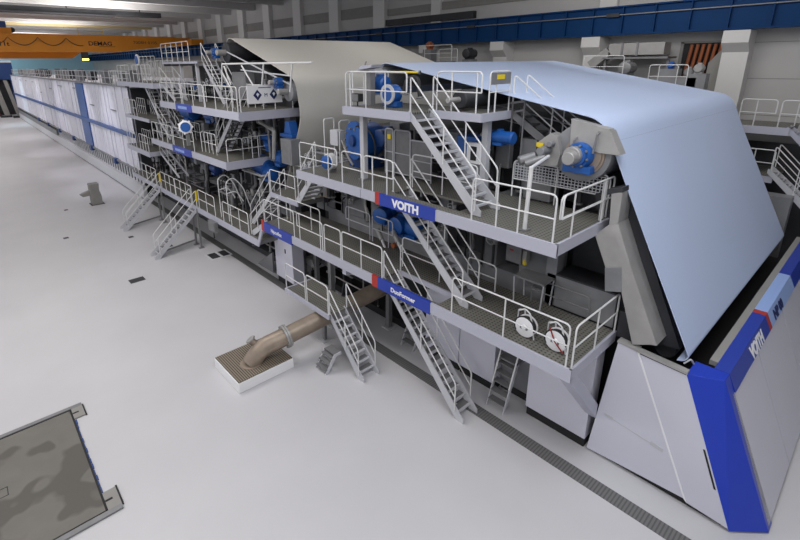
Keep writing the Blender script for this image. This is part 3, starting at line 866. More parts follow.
roll((4.98, 7.86), .70, 11.15, 22.7, 'large breast roll under the front bend of the bluish fabric')
roll((12.42, 9.55), .38, 11.2, 22.7, 'guide roll at the upper end of the bluish fabric')
roll((8.3, 9.0), .26, 10.6, 22.0, 'dark guide roll lying behind the stair head on the top platform', M['mdark'])
roll((23.9, 10.6), .5, 11.1, 22.7, 'guide roll under the upper bend of the cream felt', M['mdark'])
roll((18.1, 8.85), .42, 11.1, 22.7, 'guide roll under the lower bend of the cream felt', M['msteel'])
roll((2.62, 3.3), .24, 11.75, 22.65, 'lower roll in the dark gap where the fabric dives behind the ledge', M['mdark'], False)


def bearing(x, y, z, r, label, rot=0, m=None, nub=True):
    t = thing('bearing_housing', label, 'bearing', (x, y, z))
    b = MB(); b.lathe((x, y, z), (-1, 0, 0), [(0, r), (.25, r), (.3, r * .9), (.3, r * .75), (.36, r * .72), (.38, r * .5)], 28); b.build('housing', m or M['blue'], t)
    b = MB(); b.box(x - .28, x, y - r * 1.1, y + r * 1.1, z - r * 1.35, z - r * .75); b.build('foot', m or M['blue'], t, .02)
    if nub:
        b = MB(); b.cyl((x - .36 - r * 1.3, y, z), (x - .36, y, z), r * .5, 20); b.build('shaft_cap', M['steel'], t)
    for k in range(8):
        a = k * math.pi / 4 + .2
        b = MB(); c = Vector((x - .3, y + math.cos(a) * r * .83, z + math.sin(a) * r * .83)); b.cyl(c, c - Vector((.05, 0, 0)), .03, 6); b.build('bolt', M['gsteel'], t)
    return t


p = P(577, 157, x=10.75)
bearing(11.15, p.y + .05, p.z, .31, 'big blue roll bearing below the steel cover plate')
b = MB(); b.lathe((11.14, p.y + .0, p.z), (-1, 0, 0), [(0, .48), (.03, .48), (.03, .42), (.06, .42)], 30); tag(b.build('seal_ring', M['brown']), 'brown seal ring around the big blue roll bearing', 'seal ring')
# cover plate over the roll
t = thing('roll_cover_plate', 'angled bare steel cover plate over the front end of the breast roll', 'cover plate', (11.05, 4.6, 8))
b = MB(); b.prism([tuple(P(*q, x=11.05)) for q in ((571.5, 120.5), (609, 131), (619, 155.5), (599, 153), (570, 145))], (.04, 0, 0)); b.build('plate', M['steel'], t)
a = P(571.5, 120.5, x=11.05); c = P(609, 131, x=11.05); e = P(619, 155.5, x=11.05)
b = MB(); b.prism([a, c, c + Vector((0, 0.02, .035)), a + Vector((0, .02, .035))], (.3, 0, 0)); b.prism([c, e, e + Vector((0, -.03, .01)), c + Vector((0, -.03, .01))], (.3, 0, 0)); b.build('top_flange', M['steel'], t)
for px, py in ((546 + 25.5, 148), (594, 143)):
    q = P(px, py, x=10.95); b = MB(); b.tube([(10.95, q.y, q.z - .25), (10.95, q.y - .05, q.z + .2), (11.05, q.y - .05, q.z + .25)], .025, 6); b.build('strut', M['gsteel'], t)

# ================================================================== MACHINE BODY
t = thing('forming_section_frame', 'grey steel frame body of the forming section under the bluish fabric', 'machine frame', (11.3, 8, 0))
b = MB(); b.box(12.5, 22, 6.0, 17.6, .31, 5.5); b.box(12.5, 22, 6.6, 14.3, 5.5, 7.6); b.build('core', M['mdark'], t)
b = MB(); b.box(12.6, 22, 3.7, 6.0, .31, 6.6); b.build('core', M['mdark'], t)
# light plates of the wall behind lower walkway right part
def plate_px(pts, x, th, name, m, bevel=0.0, par=None):
    return MB().prism([tuple(P(a, c, x=x)) for a, c in pts], (th, 0, 0)).build(name, m, par or t, bevel)
plate_px([(519, 233), (556, 250), (556, 293), (519, 285)], 11.9, .3, 'side_plate', M['msteel'])
b = MB(); b.box(11.9, 12.6, 5.75, 16.5, 3.0, 3.75); b.build('ledge_block', M['msteel'], t)
b = MB(); b.box(11.9, 12.55, 5.6, 16.5, 5.8, 6.2); b.build('cross_beam', M['msteel'], t)
for y in (5.6, 7.6, 9.6, 11.2, 13.6, 15.6):
    b = MB(); b.box(11.95, 12.5, y, y + .45, 3.5, 6.2); b.build('column', M['msteel'], t)
for y in (6.6, 9.2, 12.0):
    b = MB(); b.box(11.95, 12.5, y, y + .5, 6.3, 7.9); b.build('column', M['msteel'], t)
b = MB(); b.box(11.95, 12.5, 11.7, 17.5, 3.5, 5.5); b.build('side_plate', M['msteel'], t)
# sloping front frame column
FX = 10.98
t2 = thing('front_frame_column', 'heavy kinked bare steel frame column beside the bluish fabric', 'frame column', (FX, 3.6, 3.4))
lo_front = [P(594.6, 235, x=FX), P(610, 224, x=FX), P(622, 268, x=FX), P(651, 345, x=FX), P(632, 345, x=FX), P(621, 292, x=FX), P(605, 267, x=FX)]
b = MB(); b.prism(lo_front, (.5, 0, 0)); b.build('lower_leg', M['steel'], t2, .015)
b = MB(); b.prism([P(609, 224, x=FX), P(617.5, 222, x=FX + .02), P(631, 268, x=FX), P(657, 346, x=FX), P(650, 345, x=FX), P(621.5, 268, x=FX)], (.9, 0, 0)); b.build('lower_leg_edge', M['steel'], t2, .01)
b = MB(); b.prism([P(611.5, 191, x=FX), P(622.5, 193, x=FX), P(618, 223, x=FX), P(609, 226, x=FX)], (.6, 0, 0)); b.build('upper_leg', M['steel'], t2, .01)
b = MB(); b.prism([P(607, 189.5, x=FX), P(623, 187.5, x=FX), P(623, 192.5, x=FX), P(607, 195, x=FX)], (.35, 0, 0)); b.build('cap_plate', M['mdark'], t2, .01)
b = MB(); b.prism([P(604.5, 267.5, x=FX - .02), P(621.5, 267.5, x=FX - .02), P(621.5, 292.5, x=FX - .02), P(604.5, 291.5, x=FX - .02)], (1.4, 0, 0)); b.build('cross_beam_end', M['msteel'], t2, .015)
# dark side web behind the fabric edge
b = MB(); b.prism([(11.6, 4.0, 7.2), (11.6, 2.3, 3.5), (11.6, 3.6, 3.3), (11.6, 4.7, 6.8)], (.4, 0, 0)); b.build('web_plate', M['mdark'], t2)
b = MB(); b.box(11.3, 22.6, 3.0, 3.6, 3.4, 4.1); tag(b.build('apron_beam', M['mdark']), 'dark cross beam under the bluish fabric behind the frame column', 'beam')
# grey end casing with recess right of upper deck
t = thing('end_casing', 'grey steel end casing with a dark recess below the VOITH walkway corner', 'casing', (11.2, 4.3, 3.5))
b = MB(); b.box(11.4, 11.75, 3.75, 5.6, 3.5, 4.4); b.build('lower_front', M['msteel'], t)
b = MB(); b.box(11.4, 11.75, 5.35, 5.65, 3.5, 6.1); b.build('side_post', M['msteel'], t)
b = MB(); b.box(12.3, 12.5, 3.7, 5.35, 4.4, 6.1); b.build('recess_back', M['mdark'], t)
b = MB(); b.box(11.4, 12.5, 3.75, 5.35, 4.4, 4.45); b.build('recess_floor', M['mdark'], t)

# pale floor panels under the lower walkway
def cab(x, y0, y1, z0, z1, label, name='side_cabinet', m=None, handle=True, d=.5):
    t = thing(name, label, 'cabinet', (x, (y0 + y1) / 2, 0), 'pale cabinets under the walkways')
    b = MB(); b.box(x, x + d, y0, y1, z0, z1); b.build('door_panel', m or M['lav2'], t, .012)
    b = MB(); b.box(x + .06, x + d, y0 + .02, y1 - .02, 0, z0); b.build('plinth', M['black'], t)
    if handle:
        b = MB(); b.box(x - .02, x, y0 + .55, y0 + .62, (z0 + z1) / 2 + .05, (z0 + z1) / 2 + .25); b.build('latch', M['black'], t)
    return t


cab(10.95, 6.75, 8.1, .3, 3.2, 'right pale cabinet with a black latch behind the front floor stair')
cab(10.95, 8.13, 9.6, .3, 3.2, 'left pale cabinet in the shade behind the front floor stair', handle=False)
cab(11.3, 5.6, 6.72, .3, 3.2, 'recessed grey cabinet behind the steep ladder', m=M['msteel'], handle=False)
t = cab(10.85, 3.8, 5.55, .3, 3.15, 'wide pale cabinet between the steep ladder and the front cover', handle=False)
cab(10.0, P(293, 268, x=10.0).y, P(276, 262, x=10.0).y, .35, 3.0, 'white upright cabinet under the far blue name plate', d=.6)
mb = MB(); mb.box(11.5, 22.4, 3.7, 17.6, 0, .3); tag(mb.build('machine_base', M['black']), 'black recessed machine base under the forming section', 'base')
# step bench
t = thing('step_bench', 'dark grey metal step bench standing on the lower walkway', 'bench', (11.1, 5.8, ZL))
b = MB(); b.box(10.75, 11.35, 5.35, 6.25, 4.28, 4.33); b.build('top', M['gsteel'], t)
for x in (10.78, 11.32):
    b = MB(); b.tube([(x, 5.4, ZL), (x, 5.36, 4.28)], .02, 6); b.build('leg', M['stair'], t)
    b = MB(); b.tube([(x, 6.2, ZL), (x, 6.24, 4.28)], .02, 6); b.build('leg', M['stair'], t)
t = thing('control_box', 'grey control box with a red mark under the VOITH walkway', 'control box', (11.5, 6.7, 4.3))
b = MB(); b.box(11.5, 11.9, 6.5, 7.0, 4.3, 4.85); b.build('box', M['gsteel'], t, .02)
b = MB(); b.box(11.49, 11.5, 6.75, 6.88, 4.66, 4.71); b.build('mark', M['red'], t)
b = MB(); b.box(11.55, 11.75, 6.35, 6.48, 4.4, 4.75); b.build('valve_block', M['steel'], t, .01)
b = MB(); b.cyl((11.6, 6.42, 4.3), (11.6, 6.42, 4.48), .06, 10); b.build('brass_fitting', M['yellow'], t)
for k in range(3):
    b = MB(); b.tube([(11.7, 6.55 + .15 * k, 4.85), (11.7, 6.55 + .15 * k, 5.6), (11.95, 6.55 + .15 * k, 5.9)], .025, 6, .1); b.build('conduit', M['gsteel'], t)

# hose reels
for i, (px, py) in enumerate(((525, 333), (556, 346))):
    p = P(px, py - 3, x=9.45)
    y, z = p.y, max(p.z, ZL + .27)
    t = thing('hose_reel', ['white hose reel with dark hose and hub box, left of two on the lower walkway', 'white hose reel with a red strap, right of two on the lower walkway'][i], 'hose reel', (9.45, y, ZL), 'hose reels')
    b = MB(); b.lathe((9.42, y, z), (-1, 0, 0), [(0, .27), (.02, .27), (.03, .24), (.03, .07), (.06, .06)], 28); b.build('disc', M['white'], t)
    b = MB(); b.lathe((9.56, y, z), (1, 0, 0), [(0, .27), (.02, .27)], 28); b.build('disc', M['white'], t)
    b = MB(); b.lathe((9.43, y, z), (1, 0, 0), [(0, .235), (.12, .235)], 24); b.build('hose', M['rubber'], t)
    b = MB(); b.tube([(9.45, y - .25, ZL), (9.45, y - .1, z + .38), (9.45, y + .05, z + .46), (9.45, y + .2, z + .36)], .02, 6, .05); b.build('handle', M['rail'], t)
    b = MB(); b.tube([(9.6, y + .3, ZL), (9.6, y + .3, z + .3), (9.6, y + .12, z + .34), (9.6, y + .12, ZL)], .018, 6, .06); b.build('stand', M['stair'], t)
    pts = [(9.4 - .0, y + .26 * math.cos(a), z + .27 * math.sin(a)) for a in [k * .3 for k in range(-2, 12)]]
    b = MB(); b.tube(pts, .02, 6); b.build('hose_tail', M['rubber'], t)
    if i:
        b = MB(); b.tube([(9.37, y + .15, z + .3), (9.36, y, z), (9.37, y - .22, z - .22)], .018, 6); b.build('hose_end', M['hose_red'], t)
    b = MB(); b.box(9.37, 9.4, y - .1, y + .1, z - .06, z + .03); b.build('hub', M['gsteel'], t)


# ================================================================== generic machinery
def motor(c, axis, L, r, label, m=None, group=None, name='motor'):
    c = Vector(c); d = Vector(axis).normalized()
    t = thing(name, label, 'motor', tuple(c), group)
    m = m or M['blue']
    b = MB(); b.lathe(c - d * L / 2, d, [(0, r * .8), (.04, r), (L * .7, r), (L * .72, r * .9), (L, r * .9)], 24); b.build('housing', m, t)
    b = MB(); b.lathe(c + d * L / 2, d, [(0, r * .35), (.18, r * .35)], 14); b.build('shaft', M['steel'], t)
    b = MB(); b.box(c.x - r * .8, c.x + r * .8, c.y - r * .8, c.y + r * .8, c.z - r * 1.25, c.z - r * .8); b.build('foot', m, t)
    u = d.orthogonal().normalized()
    b = MB(); b.box(c.x - r * .4, c.x + r * .4, c.y - r * .4, c.y + r * .4, c.z + r * .8, c.z + r * 1.25); b.build('terminal_box', m, t, .01)
    return t


def pipe(pts, r, label, m=None, group=None, flanges=True):
    pts = [Vector(p) for p in pts]
    t = thing('pipe', label, 'pipe', tuple(pts[0]), group)
    b = MB(); b.tube(pts, r, 8, r * 3); b.build('tube', m or M['gsteel'], t)
    if flanges:
        for a, c in ((pts[0], pts[1]), (pts[-1], pts[-2])):
            d = (c - a).normalized()
            b = MB(); b.cyl(a, a + d * .05, r * 1.7, 12); b.build('flange', M['gsteel'], t)
    return t


def valve(c, r, label, m=None, group=None):
    c = Vector(c)
    t = thing('valve', label, 'valve', tuple(c), group)
    b = MB(); b.lathe(c + Vector((0, 0, -r * 1.5)), (0, 0, 1), [(0, r), (.1 * r, r), (.1 * r, r * .5), (r * .9, r * .8), (r * 2.1, r * .8), (r * 2.9, r * .5), (r * 2.9, r), (r * 3, r)], 14); b.build('body', m or M['steel'], t)
    b = MB(); b.cyl(c, c + Vector((-r * 2.2, 0, 0)), r * .25, 8); b.build('spindle', M['gsteel'], t)
    b = MB(); b.cyl(c, (max(c.x + .2, WALLX), c.y, c.z), r * .45, 8); b.build('branch_pipe', M['gsteel'], t)
    w = [c + Vector((-r * 2.2, math.cos(a) * r * 1.2, math.sin(a) * r * 1.2)) for a in [2 * math.pi * k / 12 for k in range(12)]]
    b = MB(); b.tube(w, r * .16, 6, closed=True); b.beam(w[0], w[6], r * .2, r * .2); b.build('handwheel', m or M['gsteel'], t)
    return t


WALLX = 12.06


def unit(c, s, label, m=None, group=None, wall=False):
    c = Vector(c); sx, sy_, sz = s
    t = thing('junction_box', label, 'box', tuple(c), group)
    b = MB(); b.box(c.x - sx / 2, c.x + sx / 2, c.y - sy_ / 2, c.y + sy_ / 2, c.z - sz / 2, c.z + sz / 2); b.build('casing', m or M['msteel'], t, .015)
    b = MB(); b.box(c.x - sx / 2 - .015, c.x - sx / 2, c.y - sy_ * .42, c.y + sy_ * .42, c.z - sz * .42, c.z + sz * .42); b.build('lid', M['gsteel'], t)
    b = MB(); b.tube([(c.x, c.y, c.z - sz / 2), (c.x, c.y, c.z - sz / 2 - .4)], .025, 6); b.build('conduit', M['rubber'], t)
    if wall: b = MB(); b.box(c.x + sx / 2, max(c.x + sx / 2 + .05, WALLX), c.y - .05, c.y + .05, c.z - .05, c.z + .05); b.build('bracket', M['gsteel'], t)
    return t


# named blue machinery in the front half
t = thing('drum_gearbox', 'big blue round gearbox drum below the top platform', 'gearbox', (11.2, 12.6, ZU))
p = P(362, 138, x=11.0)
b = MB(); b.lathe((11.3, p.y - .1, 7.25), (0.25, -1, 0), [(0, .62), (.08, .72), (.5, .72), (.55, .62), (1.3, .55), (1.35, .3)], 32)
b = MB(); b.lathe((10.75, p.y + .2, 7.28), (1, -.25, 0), [(0, .5), (.0, .7), (.12, .72), (.14, .62), (.9, .62), (1.2, .45)], 36); b.build('drum', M['blue'], t)
b = MB(); b.lathe((10.73, p.y + .2, 7.28), (-1, .25, 0), [(0, .22), (.08, .2), (.1, .1)], 20); b.build('hub', M['dblue'], t)
for k in range(10):
    a = k * math.pi / 5; c = Vector((10.75 + .0, p.y + .2 + .45 * math.cos(a), 7.28 + .45 * math.sin(a)))
    b = MB(); b.cyl(c, c - Vector((.08, 0, 0)), .04, 8); b.build('bolt', M['gsteel'], t)
b = MB(); b.box(10.9, 11.8, p.y - .35, p.y + .65, ZU - .02, 6.65); b.build('foot', M['dblue'], t)
pts = [(10.6, 12.55 + .75 * math.cos(a), 7.15 + .75 * math.sin(a)) for a in [1.2 + k * .2 for k in range(14)]]
tag(MB().tube(pts, .035, 8).build('black_hose', M['rubber']), 'thick black hose curving around the blue gearbox drum', 'hose')
p = P(386, 140, x=11.6); motor((11.7, p.y, 7.4), (1, 0, 0), 1.0, .32, 'blue motor right of the gearbox drum under the top platform', M['dblue'])
# top platform equipment
p = P(390, 100, x=10.1)
t = bearing(10.35, p.y, 8.98 + .1, .28, 'blue faced round bearing with a white ring on the top platform', nub=False)
b = MB(); b.lathe((10.02, p.y, 9.08), (-1, 0, 0), [(0, .3), (.05, .3), (.05, .23)], 28); b.build('cover_ring', M['stair'], t)
b = MB(); b.lathe((10.0, p.y, 9.08), (-1, 0, 0), [(0, .22), (.04, .2)], 28); b.build('end_cap', M['blue'], t)
p = P(378, 86, x=10.6); motor((10.7, p.y, 9.35), (0, 1, 0), .6, .24, 'blue motor standing behind the round bearing on the top platform')
pipe([(10.4, 10.9, 9.72), (10.4, 9.6, 9.72)], .035, 'yellow pipe across the top platform above the bearing', M['yellow'])
pipe([(10.1, 9.95, 9.1), (10.1, 9.85, 9.55), (10.2, 9.5, 9.6), (10.2, 9.4, 9.0)], .07, 'black curved hose beside the round bearing on the top platform', M['rubber'])
p = P(371, 100, x=10.3)
t = thing('lamp_post', 'square grey post with a flat tilted head on the top platform', 'post', (10.3, p.y, ZT))
b = MB(); b.box(10.2, 10.4, p.y - .1, p.y + .1, ZT - .02, 9.75); b.build('shaft', M['gsteel'], t)
b = MB(); b.prism([(10.0, p.y + .35, 9.78), (10.0, p.y - .35, 9.86), (10.0, p.y - .4, 9.95), (10.0, p.y + .1, 9.93)], (.5, 0, 0)); b.build('head', M['lav'], t)
b = MB(); b.beam((10.2, p.y + .2, 9.85), (10.2, p.y + .1, 10.05), .03, .03); b.build('aerial', M['gsteel'], t)
t = unit((9.75, 11.7, ZT + .25), (.2, .35, .25), 'small black box hung on the left rail of the top platform', M['rubber'])
# between lower & upper deck: blue gear
for (px, py, x, L, r, ax, lab) in ((385, 213, 11.4, .9, .3, (1, .3, 0), 'blue motor under the VOITH plate, left one'), (403, 224, 11.6, .9, .34, (1, 0, 0), 'large blue motor under the VOITH plate with its cap towards the walkway'),
        (414, 228, 11.6, .8, .3, (0, 1, 0), 'blue motor half hidden by the upper stair'), (392, 205, 11.7, .7, .26, (0, 1, .2), 'small blue motor close under the red stripe of the VOITH plate')):
    p = P(px, py, x=x); motor((x, p.y, p.z), ax, L, r, lab)
for (px, py, lab) in ((382, 236, 'silver cylinder lying in front of the blue motors under the VOITH plate'), (398, 238, 'slanting silver ram below the VOITH plate')):
    p = P(px, py, x=11.1)
    t = thing('hydraulic_cylinder', lab, 'hydraulic cylinder', tuple(p))
    b = MB(); b.cyl(p + Vector((0, .25, .2)), p + Vector((-.1, -.1, -.1)), .09, 16); b.build('barrel', M['steel'], t)
    b = MB(); b.cyl(p + Vector((-.1, -.1, -.1)), p + Vector((-.2, -.4, -.35)), .05, 12); b.build('rod', M['rail'], t)
b = MB(); q = P(395, 245, x=11.0); b.lathe((11.0, q.y, q.z), (-1, 0, 0), [(0, .1), (.12, .1)], 14); tag(b.build('orange_cap', M['copper']), 'small orange cap below the blue motors', 'cap')
# grey rail box left, knee lever
unit((11.3, 15.7, 5.0), (.25, .3, 1.0), 'tall narrow pale box with conduit left under the VOITH walkway', M['brown'])
# right upper deck: mid machinery
p = P(500, 137, x=11.3); motor((11.3, p.y, p.z), (0, 1, 0), .9, .18, 'long blue motor under the right end of the top platform')
p = P(476, 136, x=11.2)
t = thing('pump_skid', 'blue and white pump unit under the top platform stair', 'pump', (11.2, p.y, ZU))
b = MB(); b.box(11.0, 11.5, p.y - .35, p.y + .35, ZU, ZU + .9); b.build('stand', M['msteel'], t)
b = MB(); b.box(10.95, 11.5, p.y - .2, p.y + .5, 7.35, 7.95); b.build('frame', M['blue'], t, .02)
b = MB(); b.box(10.85, 11.2, p.y - .42, p.y + .05, 7.2, 7.8); b.build('panel', M['white'], t, .02)
b = MB(); b.box(10.84, 10.86, p.y - .3, p.y - .1, 7.3, 7.7); b.build('window', M['rubber'], t)
# roll arm with actuator
t = thing('fabric_guide_arm', 'grey steel guide arm with a yellow mark left of the blue roll bearing', 'guide arm', (11.1, 5.9, 7.4))
b = MB(); b.prism([tuple(P(a, c, x=11.0)) for a, c in ((538, 142), (551, 133), (557, 136), (560, 155), (557, 166), (540, 166))], (.35, 0, 0)); b.build('plate', M['steel'], t, .01)
p = P(546, 150, x=10.9); b = MB(); b.cyl((10.6, p.y, p.z), (11.0, p.y, p.z), .11, 16); b.build('pin', M['msteel'], t)
p = P(551, 144, x=10.9); b = MB(); b.cyl((10.8, p.y, p.z), (11.0, p.y, p.z), .07, 16); b.build('pin', M['msteel'], t)
b = MB(); b.cyl(P(545, 157, x=10.7), P(525, 164, x=10.4), .09, 16); b.build('actuator', M['gsteel'], t)
b = MB(); b.cyl(P(535, 156, x=10.7), P(519, 161, x=10.4), .12, 16); b.build('actuator', M['gsteel'], t)
p = P(540, 145, x=10.95); b = MB(); b.box(10.93, 10.96, p.y - .09, p.y + .09, p.z - .05, p.z + .06); b.build('label_sticker', M['yellow'], t)
unit((11.9, 6.3, 6.6), (.5, .8, .6), 'grey block below the guide arm on the VOITH walkway')
for i in range(3):
    yy = 5.2 + i * .9
    pipe([(11.9, yy, 6.35), (11.9, yy, 7.0), (12.3, yy - .2, 7.3)], .06, 'dark grey pipe behind the mesh guard rail', M['mdark'], 'pipes behind the mesh rail')
# rails/frames in the dark under the fabric
guard([(12.6, 8.6, 8.0), (12.6, 5.9, 7.55)], 'dark handrail in the shade under the bluish fabric', (.4,), h=.75, m=M['msteel'])
t = thing('tall_bracket', 'thin upright frame with a flat bar top before the bluish fabric', 'frame', (11.4, 6.6, ZU))
for px in (513, 525):
    a = P(px, 103 if px < 520 else 101, x=11.7)
    b = MB(); b.tube([(11.7, a.y, 7.5), (11.7, a.y, a.z)], .025, 6); b.build('upright', M['gsteel'], t)
a = P(511, 103, x=11.7); c = P(526, 101, x=11.7)
b = MB(); b.beam(a, c, .06, .06); b.beam(P(514, 112, x=11.7), P(524, 110, x=11.7), .05, .05); b.build('top_bar', M['gsteel'], t)


def clutter(tagname, x0, x1, y0, y1, z0, z1, n_pipe, n_hp, n_valve, n_box, n_blue, n_mot=0):
    for i in range(n_pipe):
        y = rnd.uniform(y0, y1); x = rnd.uniform(x0, x1); zt = rnd.uniform(z0 + .6 * (z1 - z0), z1); r = rnd.choice((.03, .04, .06, .09))
        dx = rnd.uniform(-.3, .3)
        zz = rnd.uniform(z0 + .2, z0 + .6 * (z1 - z0))
        m = rnd.choice((M['gsteel'], M['steel'], M['rubber'], M['msteel'], M['mdark']))
        pipe([(x, y, z0), (x, y, zz), (x + .15, y + dx, zz + .15), (x + .15, y + dx, zt)], r, 'upright pipe or hose %s' % tagname, m, 'upright pipes ' + tagname)
    for i in range(n_hp):
        z = rnd.uniform(z0 + .2, z1 - .1); x = rnd.uniform(x0, x1); a = rnd.uniform(y0, y1 - 1.0); L = rnd.uniform(.8, 3.0); r = rnd.choice((.03, .04, .06))
        e = min(a + L, y1)
        m = rnd.choice((M['gsteel'], M['steel'], M['msteel'], M['rubber']))
        pipe([(WALLX, a, z), (x, a, z), (x, e, z), (WALLX, e, z)], r, 'level pipe %s' % tagname, m, 'level pipes ' + tagname)
    for i in range(n_valve):
        valve((rnd.uniform(x0 - .1, x0 + .3), rnd.uniform(y0, y1), rnd.uniform(z0 + .3, z1 - .3)), rnd.uniform(.07, .13), 'small hand valve %s' % tagname, rnd.choice((M['steel'], M['gsteel'], M['stair'])), 'hand valves ' + tagname)
    for i in range(n_box):
        s = (rnd.uniform(.2, .4), rnd.uniform(.25, .6), rnd.uniform(.3, .8))
        unit((rnd.uniform(x0, x1), rnd.uniform(y0, y1), rnd.uniform(z0 + .5, z1 - .4)), s, 'grey junction box %s' % tagname, rnd.choice((M['msteel'], M['gsteel'], M['mdark'])), 'junction boxes ' + tagname, True)
    for i in range(n_blue):
        motor((rnd.uniform(x0, x1), rnd.uniform(y0, y1), rnd.uniform(z0 + .4, z1 - .3)), rnd.choice(((1, 0, 0), (0, 1, 0))), rnd.uniform(.4, .8), rnd.uniform(.14, .24), 'small blue motor %s' % tagname, None, 'blue motors ' + tagname)


clutter('along the machine front behind the lower walkway', 11.5, 11.85, 7.2, 16.4, 3.75, 5.9, 14, 8, 8, 5, 0)
clutter('in the space behind the VOITH walkway rails', 11.6, 12.3, 7.2, 13.8, 6.4, 8.0, 14, 6, 8, 4, 1)
clutter('in the dark under the lower walkway', 11.0, 11.8, 11.8, 18.5, .3, 2.8, 8, 4, 3, 3, 0)

# ================================================================== PRESS / TENDING CLUSTER
t = thing('press_section_frame', 'dark grey steel frame body of the press section under the cream felt', 'machine frame', (12, 26, 0))
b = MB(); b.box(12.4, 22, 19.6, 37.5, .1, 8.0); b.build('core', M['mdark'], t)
for y in (19.6, 21.6, 23.6, 26.0, 28.2, 30.5, 33.0, 35.5):
    b = MB(); b.box(12.05, 12.4, y, y + .5, .4, 8.0); b.build('column', M['msteel'] if rnd.random() < .6 else M['mdark'], t)
for z in (2.3, 5.3, 7.6):
    b = MB(); b.box(12.1, 12.4, 19, 37.5, z, z + .35); b.build('cross_beam', M['msteel'], t)
b = MB(); b.box(11.0, 12.4, 19, 37.5, .1, .4); b.build('base', M['mdark'], t)
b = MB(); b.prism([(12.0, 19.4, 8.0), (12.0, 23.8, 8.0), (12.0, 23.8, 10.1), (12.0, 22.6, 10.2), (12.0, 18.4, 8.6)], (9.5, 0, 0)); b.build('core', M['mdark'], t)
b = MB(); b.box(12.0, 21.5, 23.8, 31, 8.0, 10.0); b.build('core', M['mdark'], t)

ZP = 8.05
D3 = deck('upper tending platform with the white diamond sign board on its rail', 'tending_platform', [(9.05, 12.0, 18.75, 28.6)], ZP, [((9.02, 18.72), (9.02, 23.9), .34), ((9.02, 26.1), (9.02, 28.7), .34), ((9.0, 18.72), (12.3, 18.72), .38)])
b = MB(); b.box(8.96, 9.06, 23.9, 26.1, ZP - .36, ZP + .02); sg = b.build('sign_band', M['voith'], D3); sg['label'] = 'dark blue name plate on the upper tending platform'
b = MB()
for k in range(7): b.box(8.945, 8.96, 25.6 - k * .18, 25.72 - k * .18, ZP - .24, ZP - .1)
b.build('lettering', M['pale'], sg)
ZQ = 5.62
D4 = deck('lower tending platform below the diamond sign board', 'tending_platform', [(9.05, 12.0, 20.55, 31.2)], ZQ, [((9.02, 20.5), (9.02, 24.7), .34), ((9.02, 27.5), (9.02, 31.3), .34), ((9.0, 20.5), (12.0, 20.5), .38)])
b = MB(); b.box(8.96, 9.06, 24.7, 27.5, ZQ - .36, ZQ + .02); sg = b.build('sign_band', M['voith'], D4); sg['label'] = 'dark blue name plate on the lower tending platform'
b = MB()
for k in range(7): b.box(8.945, 8.96, 26.9 - k * .2, 27.03 - k * .2, ZQ - .24, ZQ - .1)
b.build('lettering', M['pale'], sg)
guard([(9.06, 28.5, ZP), (9.06, 25.4, ZP)], 'left front rail bay of the upper tending platform', spacing=1.0)
guard([(9.06, 25.2, ZP), (9.06, 22.4, ZP)], 'middle front rail bay of the upper tending platform above its blue plate', spacing=1.2)
guard([(9.06, 22.3, ZP), (9.06, 18.85, ZP)], 'right front rail bay of the upper tending platform', (.35, .7, .85))
t = guard([(9.15, 18.76, ZP), (12.2, 18.76, ZP)], 'end rail of the upper tending platform behind the diamond sign board', (.55, .85))
t = thing('sign_board', 'white sign board with two navy diamonds hung on the rail', 'sign', (10.1, 18.7, ZP + .55))
b = MB(); b.box(9.45, 11.15, 18.66, 18.7, ZP + .32, ZP + 1.1); b.build('board', M['white'], t, .01)
for xx in (9.93, 10.72):
    b = MB(); b.prism([(xx - .2, 18.645, ZP + .68), (xx, 18.645, ZP + .45), (xx + .2, 18.645, ZP + .68), (xx, 18.645, ZP + .91)], (0, .015, 0)); dd = b.build('diamond', M['navy'], t)
    b = MB(); b.prism([(xx - .07, 18.638, ZP + .72), (xx, 18.638, ZP + .6), (xx + .08, 18.638, ZP + .72), (xx, 18.638, ZP + .78)], (0, .01, 0)); b.build('diamond_centre', M['white'], dd)
text('M', .22, 'lettering', M['navy'], t, (10.25, 18.65, ZP + .6), (1, 0, 0), (0, 0, 1), .0, .004)
b = MB(); b.box(10.0, 10.6, 18.65, 18.66, ZP + .97, ZP + 1.0); b.build('text_line', M['navy'], t)
guard([(9.06, 31.1, ZQ), (9.06, 27.6, ZQ)], 'left front rail bay of the lower tending platform', spacing=.9)
guard([(9.06, 27.4, ZQ), (9.06, 24.4, ZQ)], 'middle front rail bay of the lower tending platform', spacing=1.2)
guard([(9.15, 20.6, ZQ), (9.95, 20.6, ZQ)], 'short rail at the right corner of the lower tending platform', ())
guard([(9.95, 20.6, ZQ), (11.6, 20.6, ZQ)], 'end rail of the lower tending platform below the diamond board', (.3, .5))
guard([(10.4, 24.2, ZQ), (9.4, 24.2, ZQ)], 'cross rail beside the stair on the lower tending platform', (.5,))
# stair between the tending platforms (climbs towards the sign board)
stair((9.86, 23.5, ZQ), (9.86, 20.9, ZP), (1, 0, 0), .72, 'open stair between the two tending platforms under the diamond board', n=11)
# stair from upper tending platform up to the high gallery
ZG = 10.2
deck('small high gallery at the left end of the cream felt', 'high_gallery', [(10.2, 12.3, 25.5, 31.0)], ZG, [((10.2, 25.5), (10.2, 31.0), .12)])
guard([(10.22, 31, ZG), (10.22, 26.6, ZG)], 'front rail of the small high gallery', spacing=.85)
stair((10.5, 23.3, ZP), (10.5, 25.5, ZG), (1, 0, 0), .75, 'steep stair from the upper tending platform to the high gallery', n=10)
for i, y in enumerate((26, 28.35)):
    b = MB(); b.box(10.3, 10.45, y, y + .15, ZP, ZG - .1); tag(b.build('gallery_post', M['stair']), ['right post under the small high gallery', 'left post under the small high gallery'][i], 'post', 'posts under the high gallery')
